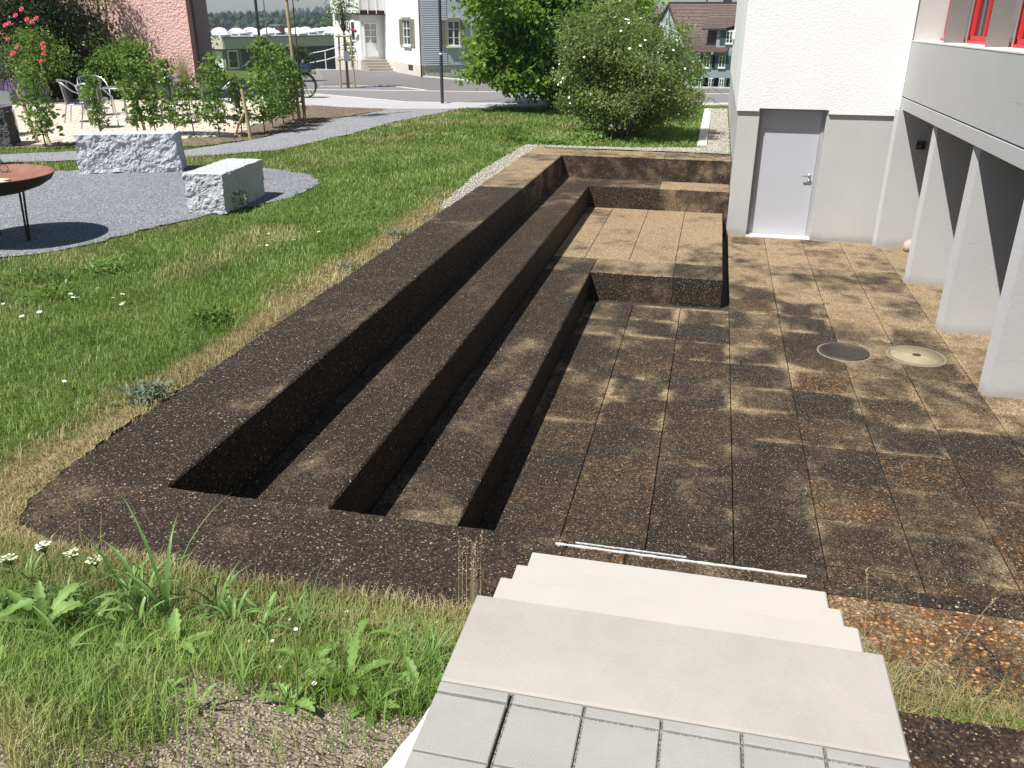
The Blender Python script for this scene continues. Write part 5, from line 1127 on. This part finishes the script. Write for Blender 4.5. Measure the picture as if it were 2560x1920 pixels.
for k in range(40): mb.add(*rock((rnd.uniform(.3, .5), rnd.uniform(-12.27, -12.12), Z1), (.018, .018, .012), k, 1), True)
for k in range(40): mb.add(*rock((rnd.uniform(.4, 1.3), -12.505+rnd.uniform(-.03, .02), 1.447), (.012, .010, .006), k, 1), True)
stuff(mb.build('moss_cushions'))
tuft('grass_tuft', 'green grass tuft growing against the right side of the pale landing', .33, -12.05, Z1, 90, .045, .17, .003, 'grass', 71, tone=.5, dry=.35)
def stalk(name, label, x, y, z, h, lean, mat='straw', head=.05, cat='grass stalk', n=1):
    mb = MB().mat(mat)
    for k in range(n):
        dx, dy = rnd.uniform(-.05, .05)*(n > 1), rnd.uniform(-.02, .02)*(n > 1); hh_ = h*rnd.uniform(.75, 1.05) if n > 1 else h
        e = Vector((dx+lean[0]*hh_, dy+lean[1]*hh_, hh_)); mb.tube([(dx, dy, 0), (dx+lean[0]*hh_*.4, dy+lean[1]*hh_*.4, hh_*.55), e], [.0018, .0014, .0008], 4)
        for i in range(8): p_ = e-Vector((lean[0], lean[1], 1)).normalized()*head*i/8*1.4; d = Vector((rnd.uniform(-1, 1), rnd.uniform(-1, 1), .8)).normalized()*.014; mb.tube([p_, p_+d*.5, p_+d], [.0008, .0024, .0005], 4)
    return tag(mb.build(name, None, (x, y, z)), label, cat)
stalk('grass_stalk', 'cluster of tall seeding grass stalks left of the pale stair', -1.22, -11.95, Z1, .34, (.02, .03), 'leaf_reed' if 0 else 'straw', .09, n=9)
stalk('grass_stalk', 'long thin dry stalk leaning over the ledge right of the lowest steps', .36, -11.78, Z1, .30, (-.12, .1)); stalk('grass_stalk', 'seeding stalk leaning right over the rusty pebbles', .74, -11.72, Z1, .2, (.35, .1)); stalk('grass_stalk', 'dry stalk standing among the rusty pebbles in the middle', .62, -11.9, Z1, .16, (.15, .05)); stalk('grass_stalk', 'bent dry stalk near the right picture edge', .93, -11.85, Z1, .14, (.1, .05))

# broad weeds near the camera
def strap(mb, base, az, L_, wd, rise, droop, n=7, fold=.25):
    """arching strap leaf"""
    b_ = Vector(base); d = Vector((math.cos(az), math.sin(az), 0)); s_ = Vector((-d.y, d.x, 0)); vs = []
    for i in range(n+1):
        t = i/n; c_ = b_+d*L_*(t*.75)*(.35+.65*t)+Vector((0, 0, L_*(rise*t-droop*t*t))); ww = wd*(.55+.45*math.sin(math.pi*min(1, t*1.1)))*(1-t**3)+.0005
        vs += [c_-s_*ww/2+Vector((0, 0, ww*fold)), c_, c_+s_*ww/2+Vector((0, 0, ww*fold))]
    fs = []
    for i in range(n): a = 3*i; fs += [(a, a+1, a+4, a+3), (a+1, a+2, a+5, a+4)]
    mb.add(vs, fs, True)
def lobed(mb, base, az, L_, wd, rise, droop, seed=0, lobes=6, curl=.2):
    """toothed rosette leaf: broad towards the tip, jagged margin"""
    q = random.Random(seed); b_ = Vector(base); d = Vector((math.cos(az), math.sin(az), 0)); s_ = Vector((-d.y, d.x, 0)); n = lobes*2; vs = []; tw = q.uniform(-.25, .25)
    for i in range(n+1):
        t = i/n; c_ = b_+d*L_*t*.9+Vector((0, 0, L_*(rise*t-droop*t*t))); env = (math.sin(math.pi*min(1, .08+t*.92))**.8)*(.35+.75*t); ww = wd*env*(1. if i % 2 else .62)*q.uniform(.85, 1.15)+.001
        z = ww*curl; vs += [c_-s_*ww/2+Vector((0, 0, z+tw*ww)), c_-s_*ww/4+Vector((0, 0, z*.4+tw*ww/2)), c_, c_+s_*ww/4+Vector((0, 0, z*.4-tw*ww/2)), c_+s_*ww/2+Vector((0, 0, z-tw*ww))]
    fs = []
    for i in range(n):
        for k in range(4): a = 5*i+k; fs.append((a, a+1, a+6, a+5))
    mb.add(vs, fs, True)
def setcol(o, v, jit=.1):
    me = o.data; a = me.color_attributes.new('Col', 'FLOAT_COLOR', 'POINT'); n = len(me.vertices); c = np.ones((n, 4), np.float32); c[:, 0] = np.clip(v+R.normal(0, jit*.4, n), 0, 1); a.data.foreach_set('color', c.ravel())
def weed(name, label, x, y, leaves, cat, mat='leaf_weed', tone=.5, kind='lobed'):
    z = float(terrain(x, y)); t = thing(name, label, cat, (x, y, z))
    for i, (az_, L_, wd, rise, droop) in enumerate(leaves):
        L_ *= 1.15; wd *= 1.3
        mb = MB().mat(mat)
        if kind == 'lobed': lobed(mb, (0, 0, .004), az_, L_, wd, rise, droop, i+int(abs(x)*100))
        else: strap(mb, (rnd.uniform(-.01, .01), rnd.uniform(-.01, .01), 0), az_, L_, wd, rise, droop)
        setcol(mb.build('leaf', t), tone+rnd.uniform(-.25, .25))
    return t
def ros(n, L_, wd, r0, r1, d0, d1, seed, spread=6.28, a0=0.):
    q = random.Random(seed); return [(a0+spread*i/n+q.uniform(-.25, .25), L_*q.uniform(.65, 1.15), wd*q.uniform(.75, 1.15), q.uniform(r0, r1), q.uniform(d0, d1)) for i in range(n)]
weed('dandelion', 'bright leafy weed rosette with toothed leaves in the middle of the bank grass', -2.05, -12.72, ros(10, .13, .038, .5, 1.3, .3, .9, 1), 'weed', tone=.7)
weed('dandelion', 'large toothed rosette with broad leaves nearest the bare soil', -1.40, -12.74, ros(12, .15, .045, .35, 1.2, .3, .8, 2), 'weed', tone=.55)
weed('dandelion', 'ragged low rosette at the foot of the two long bare flower stalks', -1.50, -12.93, ros(11, .10, .03, .3, .9, .2, .7, 3), 'weed', tone=.65)
weed('dandelion', 'rosette of blue-green leaves close to the side of the landing', -1.16, -12.73, ros(9, .11, .034, .4, 1.1, .3, .8, 4), 'weed', tone=.45)
weed('dock_plant', 'big crinkled broad leaf arching over the gravel edge', -1.52, -12.42, ros(5, .15, .05, .6, 1.2, .5, .9, 5), 'weed', tone=.6)
weed('sow_thistle', 'upright pale green leafy weed on the left of the bank', -2.58, -12.72, ros(9, .15, .045, .8, 1.7, .3, .9, 6), 'weed', tone=.75)
weed('sow_thistle', 'pale weed at the bottom left corner of the picture', -2.36, -13.15, ros(7, .11, .035, .8, 1.6, .3, .9, 7), 'weed', tone=.8)
weed('sow_thistle', 'small bright seedling weed on the bare soil near the bottom edge', -1.74, -13.06, ros(6, .06, .02, .8, 1.4, .3, .8, 8), 'weed', tone=.8)
weed('plantain', 'low broad-leaved weed patch between grass and bare soil', -1.88, -12.98, ros(8, .06, .022, .4, .9, .3, .8, 10), 'weed', tone=.6)
weed('dandelion', 'yellowish upright toothed leaf left of the ledge grass', -1.93, -12.33, ros(4, .10, .03, 1., 1.6, .3, .6, 12), 'weed', tone=.8)
weed('coarse_grass', 'tall coarse blue-green grass plant arching above the ledge edge', -2.38, -12.45, ros(13, .30, .014, 1.0, 1.7, .5, 1.3, 21), 'grass plant', 'leaf_reed', .5, 'strap')
weed('coarse_grass', 'coarse grass plant with the highest upright blades', -2.22, -12.52, ros(8, .34, .013, 1.3, 2.0, .4, 1.0, 22), 'grass plant', 'leaf_reed', .6, 'strap')
weed('coarse_grass', 'coarse grass clump left of the round weed rosette', -2.0, -12.45, ros(14, .22, .010, 1.0, 1.7, .6, 1.3, 23), 'grass plant', 'leaf_reed', .4, 'strap')
weed('coarse_grass', 'dense grass clump behind the large rosette', -1.72, -12.42, ros(30, .15, .005, 1.1, 1.8, .4, 1.2, 24), 'grass plant', 'leaf_reed', .35, 'strap')
weed('coarse_grass', 'fine upright grass clump beside the landing corner', -1.20, -12.52, ros(30, .17, .005, 1.1, 1.8, .4, 1.2, 25), 'grass plant', 'leaf_reed', .55, 'strap')
weed('coarse_grass', 'single spreading grass plant low at the left of the bank', -2.32, -12.90, ros(7, .20, .011, .5, 1.3, .5, 1.1, 26), 'grass plant', 'leaf_reed', .7, 'strap')
weed('coarse_grass', 'pale narrow grass plant at the edge of the bare soil', -1.68, -12.92, ros(7, .13, .006, 1.2, 1.8, .4, .9, 27), 'grass plant', 'leaf_weed', .7, 'strap')
weed('coarse_grass', 'grass clump at the far left of the ledge corner', -3.0, -12.35, ros(18, .17, .008, 1.0, 1.7, .4, 1.2, 28), 'grass plant', 'leaf_reed', .5, 'strap')
weed('coarse_grass', 'grass clump under the yarrow flowers', -2.72, -12.45, ros(20, .15, .007, 1.0, 1.7, .4, 1.2, 29), 'grass plant', 'leaf_reed', .45, 'strap')

for (x_, y_, lv_, kd, mt, tn, lb_, ct, nm) in [
    (-2.50, -12.38, ros(12, .22, .011, 1.0, 1.7, .5, 1.2, 41), 'strap', 'leaf_reed', .55, 'coarse grass fan between the yarrow and the tallest grass', 'grass plant', 'coarse_grass'),
    (-2.28, -12.60, ros(12, .20, .012, .7, 1.5, .6, 1.3, 42), 'strap', 'leaf_reed', .65, 'arching pale grass clump in front of the tallest blades', 'grass plant', 'coarse_grass'),
    (-2.12, -12.36, ros(12, .20, .010, 1.0, 1.7, .5, 1.2, 43), 'strap', 'leaf_reed', .4, 'grass clump at the ledge border right of the tallest blades', 'grass plant', 'coarse_grass'),
    (-1.86, -12.50, ros(12, .19, .010, .9, 1.6, .6, 1.3, 44), 'strap', 'leaf_reed', .5, 'coarse grass clump in the middle of the bank', 'grass plant', 'coarse_grass'),
    (-1.84, -12.28, ros(8, .16, .008, 1.0, 1.6, .6, 1.1, 45), 'strap', 'leaf_reed', .6, 'small grass clump leaning over the ledge border in the middle', 'grass plant', 'coarse_grass'),
    (-2.85, -12.62, ros(14, .19, .010, .9, 1.7, .5, 1.2, 46), 'strap', 'leaf_reed', .45, 'grass clump at the left picture edge below the yarrow', 'grass plant', 'coarse_grass'),
    (-1.34, -12.38, ros(18, .13, .005, 1.0, 1.7, .5, 1.2, 47), 'strap', 'leaf_reed', .4, 'fine grass clump on the ledge border near the stair', 'grass plant', 'coarse_grass'),
    (-2.72, -12.78, ros(9, .15, .045, .6, 1.3, .4, .9, 48), 'lobed', 'leaf_weed', .5, 'broad-leaved weed left of the upright pale weed', 'weed', 'sow_thistle'),
    (-2.46, -12.60, ros(8, .12, .04, .6, 1.3, .4, .9, 49), 'lobed', 'leaf_weed', .6, 'round-leaved weed under the arching grass', 'weed', 'plantain'),
    (-1.56, -12.70, ros(9, .12, .04, .5, 1.2, .4, .9, 50), 'lobed', 'leaf_weed', .5, 'jagged weed between the two large rosettes', 'weed', 'dandelion'),
    (-1.27, -12.86, ros(9, .10, .034, .4, 1.0, .4, .9, 51), 'lobed', 'leaf_weed', .4, 'flat rosette right of the largest rosette towards the landing', 'weed', 'dandelion'),
    (-2.15, -12.80, ros(8, .09, .03, .5, 1.2, .4, .9, 52), 'lobed', 'leaf_weed', .7, 'small bright weed left of the middle rosette', 'weed', 'dandelion')]:
    weed(nm, lb_, x_, y_, lv_, ct, mt, tn, kd)
# flower stalks
def fstalk(label, x, y, h, lean, head='dandelion'):
    z = float(terrain(x, y)); t = thing('flower_stalk', label, 'flower stalk', (x, y, z)); e = Vector((lean[0], lean[1], h))
    MB().mat(simple('olive_stalk', (.16, .17, .06), .7)).tube([(0, 0, 0), e*.5+Vector((.01, 0, .01)), e], [.0035, .003, .002], 6).build('stem', t)
    mb = MB().mat('whitefl' if head != 'dandelion' else 'straw'); mb.add(*rock(e, (.006, .006, .008), 2, 1), True); mb.build('head', t)
fstalk('long bare flower stalk standing upright above the ragged rosette', -1.49, -12.92, .28, (-.02, .05)); fstalk('shorter reddish flower stalk leaning left above the ragged rosette', -1.51, -12.94, .2, (-.12, .03))
yr = None
for i, (x, y, h, lb_) in enumerate([(-2.90, -12.33, .20, 'white yarrow flower head, the largest and whitest, at the left of the bank'), (-2.77, -12.33, .19, 'pale yarrow head right of the white one'), (-2.66, -12.34, .18, 'small greenish yarrow head right of the two others'), (-2.93, -12.47, .18, 'greenish yarrow head low at the left picture edge')]):
    t = thing('yarrow', lb_, 'flower', (x, y, float(terrain(x, y)))); mb = MB().mat('leaf_weed'); mb.tube([(0, 0, 0), (0, .005, h)], [.003, .002], 5); fm = MB().mat('whitefl' if i == 0 else 'mortar' if 0 else simple('cream_green_petals', (.5, .55, .34), .7))
    for k in range(26):
        a = rnd.uniform(0, 6.28); r_ = .033*math.sqrt(rnd.random()); p_ = Vector((r_*math.cos(a), r_*math.sin(a), h+.01+rnd.uniform(-.003, .003))); mb.tube([(0, .005, h-.03), p_], [.0012, .0008], 3, False); petals(fm, p_, .0065, 5, (rnd.uniform(-.3, .3), rnd.uniform(-.3, .3), 1), .1)
    s_ = mb.build('stem', t); setcol(s_, .5); fm.build('flower_head', t)
# daisies
dpos = [(-5.63, -9.37), (-5.56, -9.26), (-6.08, -9.07), (-5.68, -8.75), (-5.61, -8.81), (-5.55, -8.83), (-5.22, -8.68), (-5.29, -8.72), (-5.1, -8.84), (-5.07, -8.9), (-4.44, -10.37), (-4.95, -6.8), (-4.87, -6.78), (-4.9, -6.61), (-4.7, -6.5), (-4.6, -6.1), (-5.1, -6.3), (-5.3, -5.8), (-5.0, -5.2), (-4.5, -5.0), (-6.2, -9.25), (-6.0, -9.6)]
d0 = None
for i, (x, y) in enumerate(dpos):
    if d0 is None:
        d0 = thing('daisy', 'small white daisy flowering in the lawn grass', 'daisy', (x, y, 1.1), 0, 'daisies in the lawn')
        mb = MB().mat('whitefl')
        petals(mb, (0, 0, .09), .021, 11, (0, -.2, 1), .15); mb.build('petals', d0); MB().mat('yellow').lathe([(0, .0), (.007, .001), (.005, .005), (0, .006)], 8, (0, 0, .09)).build('centre', d0); MB().mat('stem').tube([(0, 0, 0), (0, 0, .09)], .0015, 4).build('stem', d0)
    else: dup(d0, (x, y, 1.1), rnd.uniform(0, 6), None, rnd.uniform(.7, 1.1))
nd = 0
for (x, y, s_) in [(-1.62, -12.78, .32), (-1.75, -12.6, .36), (-1.73, -12.47, .4), (-1.46, -12.86, .45), (-1.30, -12.14, .35), (-1.66, -12.19, .35)]:
    zt = float(terrain(x, y)); r_ = dup(d0, (x, y, zt+.02), rnd.uniform(0, 6), ['little daisy left of the long flower stalks', 'daisy in the bank grass above the rosette', 'daisy beside the dense grass clump', 'daisy at the foot of the long stalk, yellow centre visible', 'daisy head on the gravelly ledge edge near the stair', 'half open daisy at the ledge edge in the middle'][nd], s_); nd += 1
    if 'group' in r_: del r_['group']
# leafy weeds in the lawn
def patch(x, y, rad, n, mat, tone, label, leaf=.05, seed=0, name='lawn_weed', h=.1):
    q = np.random.default_rng(seed); P = np.stack([q.normal(0, rad, n), q.normal(0, rad, n), q.uniform(.015, h, n)], 1); N_ = P*np.array([1, 1, .2]); N_ /= np.linalg.norm(N_, axis=1)[:, None]
    o = leaf_mesh(name, P, N_, q.uniform(.6, 1.3, n)*leaf, mat, None, .45, np.full(n, tone), seed, -.2, 1.2); t = thing(name, label, 'weed', (x, y, 1.1)); o.name = 'foliage'; o.parent = t; return t
patch(-3.82, -10.38, .07, 170, 'leaf_grey', .5, 'silvery feathery weed at the edge of the dark ledge', .06, 81, h=.1)
patch(-4.25, -8.95, .09, 300, 'leaf_beam', .3, 'darker green grass hummock near the dry lawn strip', .05, 82, h=.12)
patch(-6.1, -7.75, .13, 260, 'leaf_weed', .4, 'leafy weed patch where the lawn meets the gravel circle', .05, 83)
patch(-6.4, -8.25, .13, 240, 'leaf_beam', .2, 'dark leafy weed patch near the fire bowl shadow', .05, 84)
patch(-5.95, -8.7, .13, 240, 'leaf_beam', .4, 'green leafy weed patch in the left lawn', .05, 85)
patch(-4.3, 2.45, .16, 420, 'leaf_beam', .3, 'small dark weed bush on the lawn behind the far ledge corner', .07, 86, h=.34)
patch(-2.85, 2.75, .17, 320, 'leaf_weed', .6, 'bright low weeds under the wild rose bush', .09, 87, h=.2)
patch(-3.5, 2.35, .2, 380, 'leaf_weed', .5, 'leafy fringe along the white chippings left of the rose bush', .07, 88, h=.16)
patch(-6.35, -4.85, .1, 160, 'leaf_reed', .5, 'grassy weed at the foot of the short granite block', .07, 89, h=.22)
patch(-3.78, -7.2, .06, 110, 'leaf_grey', .4, 'small weed on the ledge edge half way along the lawn', .04, 90, h=.07)
patch(-3.8, -5.8, .07, 130, 'leaf_grey', .3, 'grey-green weed at the ledge edge towards the far end', .045, 91, h=.08)

# ------------------------------------------------------------------ haze
hb = MB(); hb.box((-1100, -30, -40), (700, 1300, 30)); hb.mats = []; o = hb.build('haze'); stuff(o)
hm = bpy.data.materials.new('haze'); hm.use_nodes = True; hm.node_tree.nodes.clear(); ho = hm.node_tree.nodes.new('ShaderNodeOutputMaterial'); hv = hm.node_tree.nodes.new('ShaderNodeVolumePrincipled')
hv.inputs['Density'].default_value = .00042; hv.inputs['Color'].default_value = (.78, .87, 1, 1); hv.inputs['Anisotropy'].default_value = .3; hm.node_tree.links.new(hv.outputs[0], ho.inputs['Volume']); o.data.materials.append(hm)
